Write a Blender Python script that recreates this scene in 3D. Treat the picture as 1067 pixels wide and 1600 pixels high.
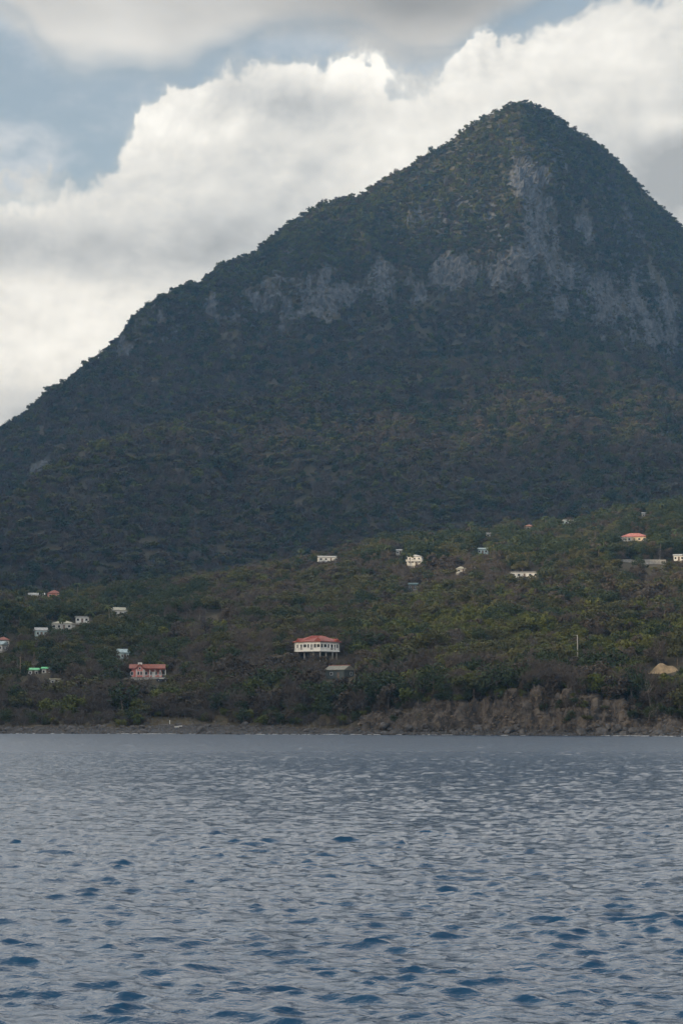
import bpy, bmesh, math
import numpy as np
from mathutils import Vector

# ---------------------------------------------------------------- clear
for o in list(bpy.data.objects):
    bpy.data.objects.remove(o)
scene = bpy.context.scene
COL = scene.collection
rad = math.radians

# ---------------------------------------------------------------- camera
F = 3200.0            # focal length in photo pixels (72 mm on a 36 mm tall frame)
CX, CY = 533.5, 800.0
CAM_H = 4.0
PITCH = math.atan(328.0 / F)
SP, CP = math.sin(PITCH), math.cos(PITCH)
cam_d = bpy.data.cameras.new('camera')
cam_d.sensor_fit = 'VERTICAL'
cam_d.sensor_height = 36.0
cam_d.lens = 36.0 * F / 1600.0
cam_d.clip_start = 0.5
cam_d.clip_end = 30000
cam = bpy.data.objects.new('camera', cam_d)
COL.objects.link(cam)
cam.location = (0, 0, CAM_H)
cam.rotation_euler = (math.pi / 2 + PITCH, 0, 0)
scene.camera = cam


def ray(px, py):
    """photo pixel -> (x/y, (z-h)/y)"""
    px = np.asarray(px, float); py = np.asarray(py, float)
    u = (px - CX) / F; v = (CY - py) / F
    y = CP - v * SP
    return u / y, (SP + v * CP) / y


def project(x, y, z):
    zz = z - CAM_H
    d = y * CP + zz * SP
    up = -y * SP + zz * CP
    return CX + F * x / d, CY - F * up / d


# ---------------------------------------------------------------- sun, sky, exposure
scene.cycles.max_bounces = 4
scene.cycles.diffuse_bounces = 2
scene.cycles.glossy_bounces = 2
scene.cycles.transmission_bounces = 2
scene.cycles.volume_bounces = 0
scene.cycles.use_adaptive_sampling = True
scene.cycles.adaptive_threshold = 0.01
scene.cycles.use_denoising = True
SUN_EL = rad(11.0)
SUN_AZ = math.atan2(-0.92, -0.38)          # compass angle from +Y towards +X
to_sun = Vector((math.sin(SUN_AZ) * math.cos(SUN_EL), math.cos(SUN_AZ) * math.cos(SUN_EL), math.sin(SUN_EL)))
sun_d = bpy.data.lights.new('sun', 'SUN')
sun_d.energy = 5.0
sun_d.angle = rad(4.0)
sun_d.color = (1.0, 0.84, 0.62)
sun = bpy.data.objects.new('sun', sun_d)
COL.objects.link(sun)
sun.rotation_euler = (-to_sun).to_track_quat('-Z', 'Y').to_euler()
sun.location = (-300, -200, 900)

scene.view_settings.view_transform = 'Standard'
scene.view_settings.look = 'None'
scene.view_settings.gamma = 1.0
scene.view_settings.exposure = 0.0
scene.view_settings.use_curve_mapping = False

world = bpy.data.worlds.new('World')
scene.world = world
world.use_nodes = True
WT = world.node_tree
WT.nodes.clear()


class G:
    """small helper for writing node expressions"""
    def __init__(self, tree):
        self.t = tree

    def new(self, typ):
        return self.t.nodes.new(typ)

    def plug(self, sock, v):
        if isinstance(v, bpy.types.NodeSocket):
            self.t.links.new(v, sock)
        elif v is not None:
            sock.default_value = v

    def m(self, op, a, b=None, c=None, clamp=False):
        n = self.new('ShaderNodeMath'); n.operation = op; n.use_clamp = clamp
        self.plug(n.inputs[0], a); self.plug(n.inputs[1], b); self.plug(n.inputs[2], c)
        return n.outputs[0]

    def add(self, a, b): return self.m('ADD', a, b)
    def sub(self, a, b): return self.m('SUBTRACT', a, b)
    def mul(self, a, b): return self.m('MULTIPLY', a, b)

    def vm(self, op, a, b=None):
        n = self.new('ShaderNodeVectorMath'); n.operation = op
        self.plug(n.inputs[0], a); self.plug(n.inputs[1], b)
        return n.outputs[0]

    def noise(self, vec, scale, detail=6.0, rough=0.55, dist=0.0, lac=2.0):
        n = self.new('ShaderNodeTexNoise')
        self.plug(n.inputs['Vector'], vec)
        n.inputs['Scale'].default_value = scale
        n.inputs['Detail'].default_value = detail
        n.inputs['Roughness'].default_value = rough
        n.inputs['Lacunarity'].default_value = lac
        n.inputs['Distortion'].default_value = dist
        return n.outputs[0]

    def step(self, v, lo, hi, smooth=True, a=0.0, b=1.0):
        n = self.new('ShaderNodeMapRange')
        n.interpolation_type = 'SMOOTHSTEP' if smooth else 'LINEAR'
        n.clamp = True
        self.plug(n.inputs[0], v)
        self.plug(n.inputs[1], lo); self.plug(n.inputs[2], hi)
        self.plug(n.inputs[3], a); self.plug(n.inputs[4], b)
        return n.outputs[0]

    def mix(self, fac, a, b, blend='MIX'):
        n = self.new('ShaderNodeMix'); n.data_type = 'RGBA'; n.blend_type = blend
        self.plug(n.inputs[0], fac)
        self.plug(n.inputs[6], a if isinstance(a, bpy.types.NodeSocket) else tuple(a) + (1,) if len(a) == 3 else a)
        self.plug(n.inputs[7], b if isinstance(b, bpy.types.NodeSocket) else tuple(b) + (1,) if len(b) == 3 else b)
        return n.outputs[2]

    def curve(self, v, pts):
        n = self.new('ShaderNodeFloatCurve')
        c = n.mapping.curves[0]
        c.points[0].location = pts[0]
        c.points[1].location = pts[-1]
        for p in pts[1:-1]:
            c.points.new(*p)
        n.mapping.update()
        self.plug(n.inputs['Value'], v)
        return n.outputs[0]


g = G(WT)
tc = g.new('ShaderNodeTexCoord')
DIR = tc.outputs['Generated']
sep = g.new('ShaderNodeSeparateXYZ'); WT.links.new(DIR, sep.inputs[0])
dx, dy, dz = sep.outputs
az = g.m('ARCTAN2', dx, dy)
el = g.m('ARCSINE', dz)
# units: one = 1000 photo pixels on the sky, measured from the view axis / the horizon
U = g.add(g.mul(az, 3.2), 0.5335)
VV = g.mul(g.m('TANGENT', g.m('MINIMUM', el, 1.2)), 3.2)
SHIFT = 0.0


def spot(u0, v0, ru, rv):
    a = g.m('POWER', g.mul(g.sub(U, u0), 1.0 / ru), 2.0)
    b = g.m('POWER', g.mul(g.sub(VV, v0), 1.0 / rv), 2.0)
    return g.m('EXPONENT', g.mul(g.add(a, b), -1.0))


def up(py):           # photo row -> VV
    return float(ray(CX, py)[1]) * 3.2


# cumulus bank: its top edge along the sky
top_pts = [(-900, 470), (-600, 400), (-300, 340), (-60, 300), (70, 278), (150, 258), (195, 212), (225, 160),
           (300, 128), (350, 104), (450, 90), (540, 82), (590, 96), (622, 138), (670, 132), (700, 100), (745, 55),
           (820, 30), (900, -15), (1067, -60), (1300, -20), (1700, 150), (2100, 330)]
cur = [((p[0] / 1000 + 0.9) / 3.0, up(p[1]) / 2.0) for p in top_pts]
Htop = g.mul(g.curve(g.m('MULTIPLY', g.add(U, 0.9), 1 / 3.0, clamp=True), cur), 2.0)
OFF = (-0.0045, 0.0, 0.0050)
D_OFF = g.vm('ADD', DIR, OFF)


_w = g.new('ShaderNodeTexNoise')
g.plug(_w.inputs['Vector'], DIR)
_w.inputs['Scale'].default_value = 9.0
_w.inputs['Detail'].default_value = 1.0
_s = g.new('ShaderNodeVectorMath'); _s.operation = 'SCALE'
WT.links.new(_w.outputs[1], _s.inputs[0]); _s.inputs['Scale'].default_value = 0.05
WARP = _s.outputs[0]
BIG = g.noise(DIR, 11.0, 1.0, 0.5)


def billow(vec):
    w = g.vm('ADD', vec, WARP)
    fine = g.noise(w, 30.0, 5.5, 0.52)
    lump = g.m('ABSOLUTE', g.sub(g.noise(w, 46.0, 3.0, 0.55), 0.5))
    return g.add(g.add(g.mul(g.sub(BIG, 0.5), 0.20), g.mul(g.sub(fine, 0.5), 0.15)), g.mul(g.sub(0.10, lump), 0.17))


b0 = billow(DIR)
b1 = billow(D_OFF)
depth = g.add(g.sub(Htop, VV), b0)                 # >0 inside the bank
soft = g.noise(DIR, 6.0, 1.0, 0.5)
crisp = g.m('MINIMUM', g.add(g.add(spot(0.26, up(180), 0.16, 0.10), spot(0.56, up(105), 0.10, 0.05)), spot(0.76, up(70), 0.10, 0.06)), 1.0)
edge_w = g.add(g.mul(g.sub(1.0, crisp), g.step(soft, 0.35, 0.6, a=0.03, b=0.10)), 0.018)
bank = g.step(depth, 0.0, edge_w)
relief = g.sub(b0, b1)                              # lit on the side turned to the sun
lowmass = g.noise(g.vm('MULTIPLY', DIR, (1.0, 1.0, 1.8)), 9.5, 5.0, 0.58)
core = g.step(depth, 0.03, 0.40)
bright = g.add(g.sub(0.80, g.mul(core, 0.10)), g.mul(g.sub(lowmass, 0.5), 1.05))
bright = g.add(bright, g.mul(relief, g.add(1.5, g.mul(crisp, 1.6))))
bright = g.add(bright, g.mul(spot(0.27, up(185), 0.11, 0.075), 0.22))
bright = g.add(bright, g.mul(spot(0.55, up(105), 0.09, 0.03), 0.12))
bright = g.sub(bright, g.mul(spot(0.50, up(165), 0.10, 0.035), 0.20))
bright = g.add(bright, g.mul(spot(0.08, up(540), 0.13, 0.08), 0.20))
bright = g.add(bright, g.mul(spot(0.02, up(450), 0.08, 0.04), 0.14))
bright = g.sub(bright, g.mul(spot(0.16, up(395), 0.30, 0.055), 0.27))
bright = g.sub(bright, g.mul(spot(0.02, up(650), 0.22, 0.05), 0.16))
bright = g.sub(bright, g.mul(spot(1.05, up(290), 0.10, 0.07), 0.32))
bright = g.add(bright, g.mul(spot(1.05, up(205), 0.06, 0.022), 0.24))
bright = g.sub(bright, g.mul(spot(0.04, up(285), 0.12, 0.03), 0.12))
bright = g.m('MINIMUM', g.m('MAXIMUM', bright, 0.40), 1.05)
warmth = g.step(bright, 0.50, 0.85)
tint = g.mix(warmth, (0.97, 0.99, 1.0), (1.0, 0.995, 0.965))
bank_col = g.mix(1.0, tint, g.new('ShaderNodeCombineColor').outputs[0], 'MULTIPLY')
cc = bank_col.node.inputs[7].links[0].from_node
for i in range(3):
    g.plug(cc.inputs[i], bright)

# grey sheet of higher cloud from the top of the picture upwards
low_pts = [(-900, 60), (-400, 40), (-100, 0), (20, 60), (80, 108), (180, 112), (270, 118), (330, 92), (450, 66),
           (560, 72), (640, 108), (700, 95), (780, 45), (860, 5), (940, -40), (1200, -90), (1700, -60), (2100, -60)]
cur2 = [((p[0] / 1000 + 0.9) / 3.0, up(p[1]) / 2.0) for p in low_pts]
Hlow = g.mul(g.curve(g.m('MULTIPLY', g.add(U, 0.9), 1 / 3.0, clamp=True), cur2), 2.0)
wisp = g.noise(g.vm('MULTIPLY', DIR, (1.0, 1.0, 2.2)), 8.0, 4.0, 0.55)
sd = g.add(g.sub(VV, Hlow), g.mul(g.sub(wisp, 0.5), 0.12))
holes = g.noise(g.vm('MULTIPLY', DIR, (1.0, 1.0, 1.6)), 2.6, 3.0, 0.55)
gap = g.m('MAXIMUM', g.step(holes, 0.30, 0.46), g.step(VV, 1.25, 1.7, a=1.0, b=0.0))
sheet = g.mul(g.step(sd, -0.03, 0.055), gap)
sg = g.add(g.step(VV, 1.14, 1.42, a=0.62, b=2.1), g.mul(g.sub(wisp, 0.5), 0.70))
sg = g.sub(sg, g.mul(g.step(sd, 0.02, 0.16), 0.09))
sg = g.sub(sg, g.mul(spot(0.70, up(0), 0.20, 0.065), 0.26))
sg = g.add(sg, g.mul(spot(0.20, up(70), 0.20, 0.05), 0.10))
sg = g.m('MAXIMUM', sg, 0.17)
sheet_col = g.mix(1.0, (1.0, 0.99, 0.965), g.new('ShaderNodeCombineColor').outputs[0], 'MULTIPLY')
cc = sheet_col.node.inputs[7].links[0].from_node
for i in range(3):
    g.plug(cc.inputs[i], sg)

sky = g.new('ShaderNodeTexSky')
sky.sky_type = 'NISHITA'
sky.sun_disc = False
sky.sun_elevation = SUN_EL
sky.sun_rotation = SUN_AZ
sky.air_density = 1.0
sky.dust_density = 1.6
sky.ozone_density = 1.2
bg_sky = g.new('ShaderNodeBackground'); bg_sky.inputs[1].default_value = 0.15
WT.links.new(sky.outputs[0], bg_sky.inputs[0])
bg_cloud = g.new('ShaderNodeBackground'); bg_cloud.inputs[1].default_value = 1.0
vn_ = g.noise(g.vm('MULTIPLY', DIR, (1.0, 1.0, 1.7)), 13.0, 5.0, 0.6)
veil = g.step(vn_, 0.36, 0.70, a=0.36, b=0.90)
veil = g.m('MINIMUM', g.add(veil, g.mul(g.step(vn_, 0.40, 0.60), g.mul(spot(0.04, up(245), 0.13, 0.055), 0.35))), 0.97)     # thin high haze in the blue gaps
ccol = g.mix(g.step(g.add(bank, sheet), 0.0, 0.5), (0.57, 0.61, 0.66), sheet_col)
ccol = g.mix(bank, ccol, bank_col)
zen = g.step(VV, 2.3, 4.2, a=1.0, b=0.22)          # the deck opens to blue overhead
cover = g.m('MAXIMUM', g.m('MAXIMUM', bank, g.mul(sheet, zen)), g.mul(veil, zen))
sdot = g.add(g.add(g.mul(dx, to_sun.x), g.mul(dy, to_sun.y)), g.mul(dz, to_sun.z))
bg_str = g.step(sdot, -0.95, -0.45, a=0.45, b=1.0)
WT.links.new(bg_str, bg_cloud.inputs[1])
WT.links.new(ccol, bg_cloud.inputs[0])
mixs = g.new('ShaderNodeMixShader')
WT.links.new(cover, mixs.inputs[0])
WT.links.new(bg_sky.outputs[0], mixs.inputs[1])
WT.links.new(bg_cloud.outputs[0], mixs.inputs[2])
wo = g.new('ShaderNodeOutputWorld')
WT.links.new(mixs.outputs[0], wo.inputs[0])

# ================================================================ helpers
RNG = np.random.default_rng(11)
T2 = np.random.default_rng(5).random((256, 256))
T3 = np.random.default_rng(6).random((64, 64, 64))


def vn2(x, y, s=0):
    x = x + 17.3 * s; y = y + 9.1 * s
    i = np.floor(x).astype(int); j = np.floor(y).astype(int)
    fx = x - i; fy = y - j
    fx = fx * fx * (3 - 2 * fx); fy = fy * fy * (3 - 2 * fy)
    i0 = i & 255; i1 = (i + 1) & 255; j0 = j & 255; j1 = (j + 1) & 255
    return ((T2[i0, j0] * (1 - fx) + T2[i1, j0] * fx) * (1 - fy)
            + (T2[i0, j1] * (1 - fx) + T2[i1, j1] * fx) * fy)


def fbm2(x, y, o=4, s=0):
    r = 0; a = 0.5; t = 0
    for k in range(o):
        r = r + a * vn2(x * 2 ** k, y * 2 ** k, s + k * 3); t += a; a *= 0.5
    return r / t


def vn3(x, y, z, s=0):
    x = x + 7.3 * s; y = y + 3.1 * s; z = z + 5.7 * s
    i = np.floor(x).astype(int); j = np.floor(y).astype(int); k = np.floor(z).astype(int)
    fx = x - i; fy = y - j; fz = z - k
    fx = fx * fx * (3 - 2 * fx); fy = fy * fy * (3 - 2 * fy); fz = fz * fz * (3 - 2 * fz)
    i0 = i & 63; i1 = (i + 1) & 63; j0 = j & 63; j1 = (j + 1) & 63; k0 = k & 63; k1 = (k + 1) & 63
    a = (T3[i0, j0, k0] * (1 - fx) + T3[i1, j0, k0] * fx) * (1 - fy) + (T3[i0, j1, k0] * (1 - fx) + T3[i1, j1, k0] * fx) * fy
    b = (T3[i0, j0, k1] * (1 - fx) + T3[i1, j0, k1] * fx) * (1 - fy) + (T3[i0, j1, k1] * (1 - fx) + T3[i1, j1, k1] * fx) * fy
    return a * (1 - fz) + b * fz


def ridged3(x, y, z, o=4, s=0):
    r = 0; a = 0.5; t = 0
    for k in range(o):
        n = vn3(x * 2 ** k, y * 2 ** k, z * 2 ** k, s + k * 5)
        r = r + a * (1 - np.abs(2 * n - 1)); t += a; a *= 0.55
    return r / t


def sstep(v, lo, hi):
    t = np.clip((v - lo) / (hi - lo), 0, 1)
    return t * t * (3 - 2 * t)


def mesh_np(name, verts, faces, smooth=False, mats=(), midx=None):
    """verts (n,3), faces (m,k) arrays -> mesh datablock"""
    me = bpy.data.meshes.new(name)
    verts = np.asarray(verts, np.float32); faces = np.asarray(faces, np.int32)
    m, k = faces.shape
    me.vertices.add(len(verts)); me.vertices.foreach_set('co', verts.ravel())
    me.loops.add(m * k); me.loops.foreach_set('vertex_index', faces.ravel())
    me.polygons.add(m)
    me.polygons.foreach_set('loop_start', np.arange(0, m * k, k, dtype=np.int32))
    me.polygons.foreach_set('loop_total', np.full(m, k, np.int32))
    for mt in mats:
        me.materials.append(mt)
    if midx is not None:
        me.polygons.foreach_set('material_index', np.asarray(midx, np.int32))
    me.polygons.foreach_set('use_smooth', np.full(m, smooth, bool))
    me.update(calc_edges=True)
    return me


def link(name, data, parent=None, loc=(0, 0, 0), rz=0.0):
    o = bpy.data.objects.new(name, data)
    COL.objects.link(o)
    o.location = loc
    o.rotation_euler = (0, 0, rz)
    if parent is not None:
        o.parent = parent
    return o


def tag(o, label=None, cat=None, group=None, kind=None):
    if label: o['label'] = label
    if cat: o['category'] = cat
    if group: o['group'] = group
    if kind: o['kind'] = kind
    return o


def attr(me, name, vals):
    a = me.attributes.new(name, 'FLOAT', 'POINT')
    a.data.foreach_set('value', np.asarray(vals, np.float32))


# ---------------------------------------------------------------- materials
def nodes_of(name):
    m = bpy.data.materials.new(name)
    m.use_nodes = True
    m.node_tree.nodes.clear()
    return m, G(m.node_tree)


def finish(m, gg, col, rough=0.85, spec=0.25, bump=None, bump_d=0.1, bump_s=0.5, **kw):
    p = gg.new('ShaderNodeBsdfPrincipled')
    gg.plug(p.inputs['Base Color'], col)
    gg.plug(p.inputs['Roughness'], rough)
    p.inputs['Specular IOR Level'].default_value = spec
    for k, v in kw.items():
        p.inputs[k.replace('_', ' ')].default_value = v
    if bump is not None:
        b = gg.new('ShaderNodeBump')
        b.inputs['Strength'].default_value = bump_s
        b.inputs['Distance'].default_value = bump_d
        gg.plug(b.inputs['Height'], bump)
        gg.plug(p.inputs['Normal'], b.outputs[0])
    out = gg.new('ShaderNodeOutputMaterial')
    m.node_tree.links.new(p.outputs[0], out.inputs[0])
    return m


def rgba(c):
    return (c[0], c[1], c[2], 1.0)


def paint(name, c, var=0.18, scale=3.0, rough=0.7, spec=0.3, dirt=(0.10, 0.085, 0.07), dirt_amt=0.35):
    """weathered plain paint, plaster or metal"""
    m, gg = nodes_of(name)
    co = gg.new('ShaderNodeTexCoord').outputs['Object']
    n = gg.noise(co, scale, 6.0, 0.6)
    n2 = gg.noise(gg.vm('MULTIPLY', co, (1.0, 1.0, 0.25)), scale * 0.7, 5.0, 0.6)
    a = tuple(x * (1 - var) for x in c); b = tuple(min(1, x * (1 + var * 0.6)) for x in c)
    col = gg.mix(gg.step(n, 0.3, 0.7), a, b)
    col = gg.mix(gg.mul(gg.step(n2, 0.55, 0.8), dirt_amt), col, dirt)
    return finish(m, gg, col, rough, spec, n, 0.02, 0.3)


def leafmat(name, c1, c2, c3, rough=0.75):
    """foliage: colour varies from tree to tree and through the crown"""
    m, gg = nodes_of(name)
    oi = gg.new('ShaderNodeObjectInfo')
    co = gg.new('ShaderNodeTexCoord').outputs['Object']
    n = gg.noise(co, 0.9, 3.0, 0.6)
    drift = gg.noise(gg.vm('MULTIPLY', oi.outputs['Location'], (0.012, 0.008, 0.012)), 1.0, 3.0, 0.6)
    f = gg.m('ADD', gg.mul(oi.outputs['Random'], 0.85), gg.mul(gg.sub(gg.step(drift, 0.3, 0.7), 0.3), 0.6), clamp=True)
    col = gg.mix(f, c1, c2)
    col = gg.mix(gg.mul(gg.step(n, 0.45, 0.75), 0.6), col, c3)
    return finish(m, gg, col, rough, 0.2)


M = {}
M['leaf_dark'] = leafmat('leaf_dark', (0.016, 0.029, 0.010), (0.037, 0.051, 0.018), (0.050, 0.064, 0.021))
M['leaf_olive'] = leafmat('leaf_olive', (0.036, 0.043, 0.014), (0.078, 0.074, 0.029), (0.094, 0.093, 0.030))
M['leaf_yellow'] = leafmat('leaf_yellow', (0.054, 0.072, 0.014), (0.093, 0.099, 0.022), (0.120, 0.117, 0.032))
M['leaf_dry'] = leafmat('leaf_dry', (0.040, 0.030, 0.022), (0.078, 0.064, 0.046), (0.094, 0.077, 0.056))
M['twig'] = leafmat('twig', (0.062, 0.050, 0.042), (0.083, 0.070, 0.059), (0.104, 0.091, 0.078))
M['palm_leaf'] = leafmat('palm_leaf', (0.029, 0.046, 0.014), (0.053, 0.067, 0.020), (0.077, 0.080, 0.028))
M['bark'] = paint('bark', (0.15, 0.125, 0.105), 0.35, 1.5, 0.9, 0.1)
M['pale_bark'] = paint('pale_bark', (0.17, 0.15, 0.135), 0.3, 1.5, 0.9, 0.1)


def terrain_mat(name, soil1, soil2, rock1, rock2, fs=1.0, rough=0.95):
    m, gg = nodes_of(name)
    geo = gg.new('ShaderNodeNewGeometry').outputs['Position']
    at = gg.new('ShaderNodeAttribute'); at.attribute_name = 'rock'
    n = gg.noise(geo, 0.05, 8.0, 0.62)
    n2 = gg.noise(gg.vm('MULTIPLY', geo, (1, 1, 0.35)), 0.11 * fs, 9.0, 0.66)
    n3 = gg.noise(gg.vm('MULTIPLY', geo, (1, 1, 0.22)), 0.4 * fs, 6.0, 0.62)
    soil = gg.mix(gg.step(n, 0.35, 0.65), soil1, soil2)
    rock = gg.mix(gg.step(n2, 0.36, 0.66), rock1, rock2)
    rock = gg.mix(gg.mul(gg.step(n3, 0.52, 0.70), 0.65), rock, tuple(x * 0.22 for x in rock1))
    k = gg.step(gg.add(at.outputs['Fac'], gg.mul(gg.sub(n2, 0.5), 1.5)), 0.35, 0.60)
    col = gg.mix(k, soil, rock)
    sh_ = gg.new('ShaderNodeAttribute'); sh_.attribute_name = 'shingle'
    grey = gg.mix(gg.step(gg.noise(geo, 1.7, 5.0, 0.7), 0.35, 0.65), (0.030, 0.031, 0.034), (0.105, 0.106, 0.110))
    col = gg.mix(sh_.outputs['Fac'], col, grey)
    h = gg.add(n2, gg.mul(n3, 0.4))
    return finish(m, gg, col, rough, 0.15, h, 1.2 / fs, 0.9)


M['mountain'] = terrain_mat('mountain_ground', (0.045, 0.045, 0.030), (0.075, 0.066, 0.046), (0.042, 0.046, 0.052), (0.112, 0.118, 0.128), 2.2)
M['hill'] = terrain_mat('hillside_ground', (0.060, 0.052, 0.034), (0.095, 0.080, 0.055), (0.036, 0.032, 0.029), (0.128, 0.110, 0.094), 3.5)

# ================================================================ terrain
def crv(pts, aa, kind='t'):
    """knot curve given in photo pixels -> (z-h)/y sampled at the columns aa"""
    p = np.array(pts, float)
    a, t = ray(p[:, 0], p[:, 1])
    return np.interp(aa, a, t)


def pcv(pts, pxs):
    p = np.array(pts, float)
    return np.interp(pxs, p[:, 0], p[:, 1])


pxc = np.concatenate([np.arange(-1500, -60, 24.0), np.arange(-60, 1130, 2.6), np.arange(1130, 2500, 24.0)])
aa = (pxc - CX) / F / (CP - 0 * SP)          # columns: straight lines away from the viewer on the ground
NC = len(aa)


def smooth(v, w=9):
    k = np.hanning(w + 2)[1:-1]; k /= k.sum()
    return np.convolve(np.pad(v, w // 2, mode='edge'), k, 'valid')


shore = smooth(pcv([(-1500, 800), (-300, 740), (0, 705), (250, 680), (560, 640), (800, 604), (1067, 562), (1500, 535), (2500, 500)], pxc), 15)
shore = shore + 5 * (fbm2(pxc / 60, pxc * 0 + 3, 3) - 0.5)
K = []        # list of (Y, z)
K.append((shore - 70, np.full(NC, -6.0)))
K.append((shore - 4, np.full(NC, -0.5)))
bw = pcv([(-1500, 5), (0, 5), (200, 6), (250, 15), (330, 11), (400, 6), (470, 5), (560, 4), (1067, 4), (2500, 5)], pxc)
bz = pcv([(-1500, 1.4), (0, 1.4), (220, 1.6), (260, 2.6), (350, 2.2), (470, 1.4), (560, 0.9), (1067, 0.8), (2500, 1)], pxc)
K.append((shore + bw, bz))
ko = pcv([(-1500, 34), (0, 30), (300, 32), (450, 22), (560, 14), (650, 10.5), (900, 10.5), (1000, 14), (1067, 17), (2500, 20)], pxc)
kz = pcv([(-1500, 6), (0, 5), (300, 5.5), (450, 6.5), (540, 5.5), (620, 8.0), (680, 11.0), (740, 9.5), (790, 11.8), (860, 12.0), (930, 10.0), (1000, 7.5), (1067, 6.0), (2500, 6)], pxc)
kz = kz * np.where(pxc > 560, 0.70 + 0.55 * fbm2(pxc / 26, pxc * 0 + 1.3, 3, 6), 1.0)
K.append((shore + ko, kz))
y4 = shore + 115
K.append((y4, CAM_H + y4 * smooth(crv([(-1500, 1085), (-300, 1068), (0, 1063), (230, 1060), (330, 1050), (495, 1036), (560, 1032), (700, 1032), (850, 1028), (1067, 1042), (2500, 1050)], aa), 21)))
y5 = np.full(NC, 1000.0)
K.append((y5, CAM_H + y5 * smooth(crv([(-1500, 1015), (-300, 990), (0, 978), (250, 968), (400, 952), (560, 934), (700, 922), (850, 906), (1067, 888), (1500, 870), (2500, 950)], aa), 31)))
y6 = pcv([(-1500, 1240), (0, 1260), (560, 1300), (1067, 1360), (2500, 1400)], pxc)
K.append((y6, CAM_H + y6 * smooth(crv([(-1500, 1010), (-300, 962), (0, 941), (100, 938), (250, 922), (350, 909), (480, 885), (560, 868), (640, 852), (740, 840), (830, 824), (930, 813), (1067, 794), (1500, 780), (2500, 900)], aa), 9)))
y7 = y6 + 150
K.append((y7, K[-1][1] - 18))
y8 = y7 + 160
t6 = (K[6][1] - CAM_H) / y6
K.append((y8, CAM_H + y8 * (t6 - 0.003)))
y9 = pcv([(-1500, 1640), (0, 1690), (300, 1850), (640, 2080), (800, 2060), (1067, 2030), (2500, 2000)], pxc)
spur = [(-1500, 960), (-300, 880), (-100, 832), (0, 803), (150, 724), (250, 690), (330, 668), (420, 640), (500, 618), (640, 594), (760, 592), (900, 612), (1067, 645), (1500, 760), (2500, 930)]
t9 = smooth(crv(spur, aa), 11)
K.append((y9, CAM_H + y9 * t9))
y10 = y9 + 150
dip = pcv([(-1500, 0.04), (0, 0.040), (250, 0.036), (420, 0.028), (560, 0.016), (700, 0.0), (800, -0.006), (1067, -0.012), (2500, -0.01)], pxc)
K.append((y10, CAM_H + y10 * (t9 - dip)))
y11 = pcv([(-1500, 2150), (0, 2200), (300, 2270), (700, 2320), (815, 2290), (900, 2370), (1067, 2520), (1500, 2800), (2500, 2900)], pxc)
base = [(-1500, 940), (-300, 850), (-100, 770), (0, 722), (60, 676), (120, 628), (180, 585), (230, 568), (330, 532), (430, 522), (540, 500), (600, 474), (700, 452), (780, 458), (840, 484), (900, 522), (1000, 557), (1067, 592), (1500, 720), (2500, 915)]
K.append((y11, CAM_H + y11 * smooth(crv(base, aa), 9)))
ctop = [(-1500, 915), (-300, 830), (-100, 745), (0, 700), (60, 660), (120, 612), (165, 586), (200, 548), (250, 500), (330, 466), (430, 440), (540, 410), (620, 390), (700, 375), (760, 350), (810, 300), (860, 262), (920, 285), (980, 345), (1067, 440), (1500, 680), (2500, 900)]
y12 = y11 + pcv([(-1500, 60), (0, 50), (150, 55), (220, 60), (500, 75), (800, 85), (900, 95), (1067, 85), (2500, 60)], pxc)
K.append((y12, CAM_H + y12 * smooth(crv(ctop, aa), 9)))
SKYL = [(-1500, 880), (-600, 850), (-300, 800), (-100, 714), (0, 672), (60, 636), (130, 600), (165, 571), (187, 540), (206, 508), (226, 489), (251, 473), (285, 450), (304, 441), (313, 455), (322, 444), (345, 416), (400, 390), (440, 363), (470, 341), (500, 321), (560, 305), (600, 281), (640, 256), (700, 221), (750, 186), (790, 168), (828, 162), (858, 174), (900, 204), (960, 249), (1010, 299), (1067, 359), (1150, 450), (1300, 590), (1500, 700), (1900, 830), (2500, 905)]
y13 = y12 + pcv([(-1500, 80), (0, 50), (150, 35), (220, 45), (320, 60), (500, 95), (700, 110), (830, 105), (1000, 90), (1067, 85), (2500, 80)], pxc)
K.append((y13, CAM_H + y13 * crv(SKYL, aa) + 9 * (fbm2(pxc / 30, pxc * 0 + 7.7, 4, 3) - 0.5)))
K.append((y13 + 120, K[-1][1] - 45 - 0.05 * K[-1][1]))
K.append((y13 + 700, K[-2][1] * 0.35))
K.append((np.full(NC, 3950.0), np.full(NC, -5.0)))


def strip(k0, k1, counts):
    """rows between knots k0..k1, subdivided"""
    Ys, Zs, S = [], [], []
    for k in range(k0, k1):
        n = counts[k - k0]
        last = (k == k1 - 1)
        for i in range(n + (1 if last else 0)):
            f = i / n
            Ys.append(K[k][0] * (1 - f) + K[k + 1][0] * f)
            Zs.append(K[k][1] * (1 - f) + K[k + 1][1] * f)
            S.append(np.full(NC, k + f))
    Y = np.array(Ys); Z = np.array(Zs)
    return Y, Z, np.array(S)


def grid_faces(nr, nc):
    r = np.arange(nr - 1)[:, None]; c = np.arange(nc - 1)[None, :]
    a = r * nc + c
    return np.stack([a, a + 1, a + nc + 1, a + nc], -1).reshape(-1, 4)


def normals(X, Y, Z):
    P = np.stack([X, Y, Z], -1)
    du = np.gradient(P, axis=1); dv = np.gradient(P, axis=0)
    n = np.cross(du, dv)
    n /= np.linalg.norm(n, axis=-1, keepdims=True) + 1e-9
    return n


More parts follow.
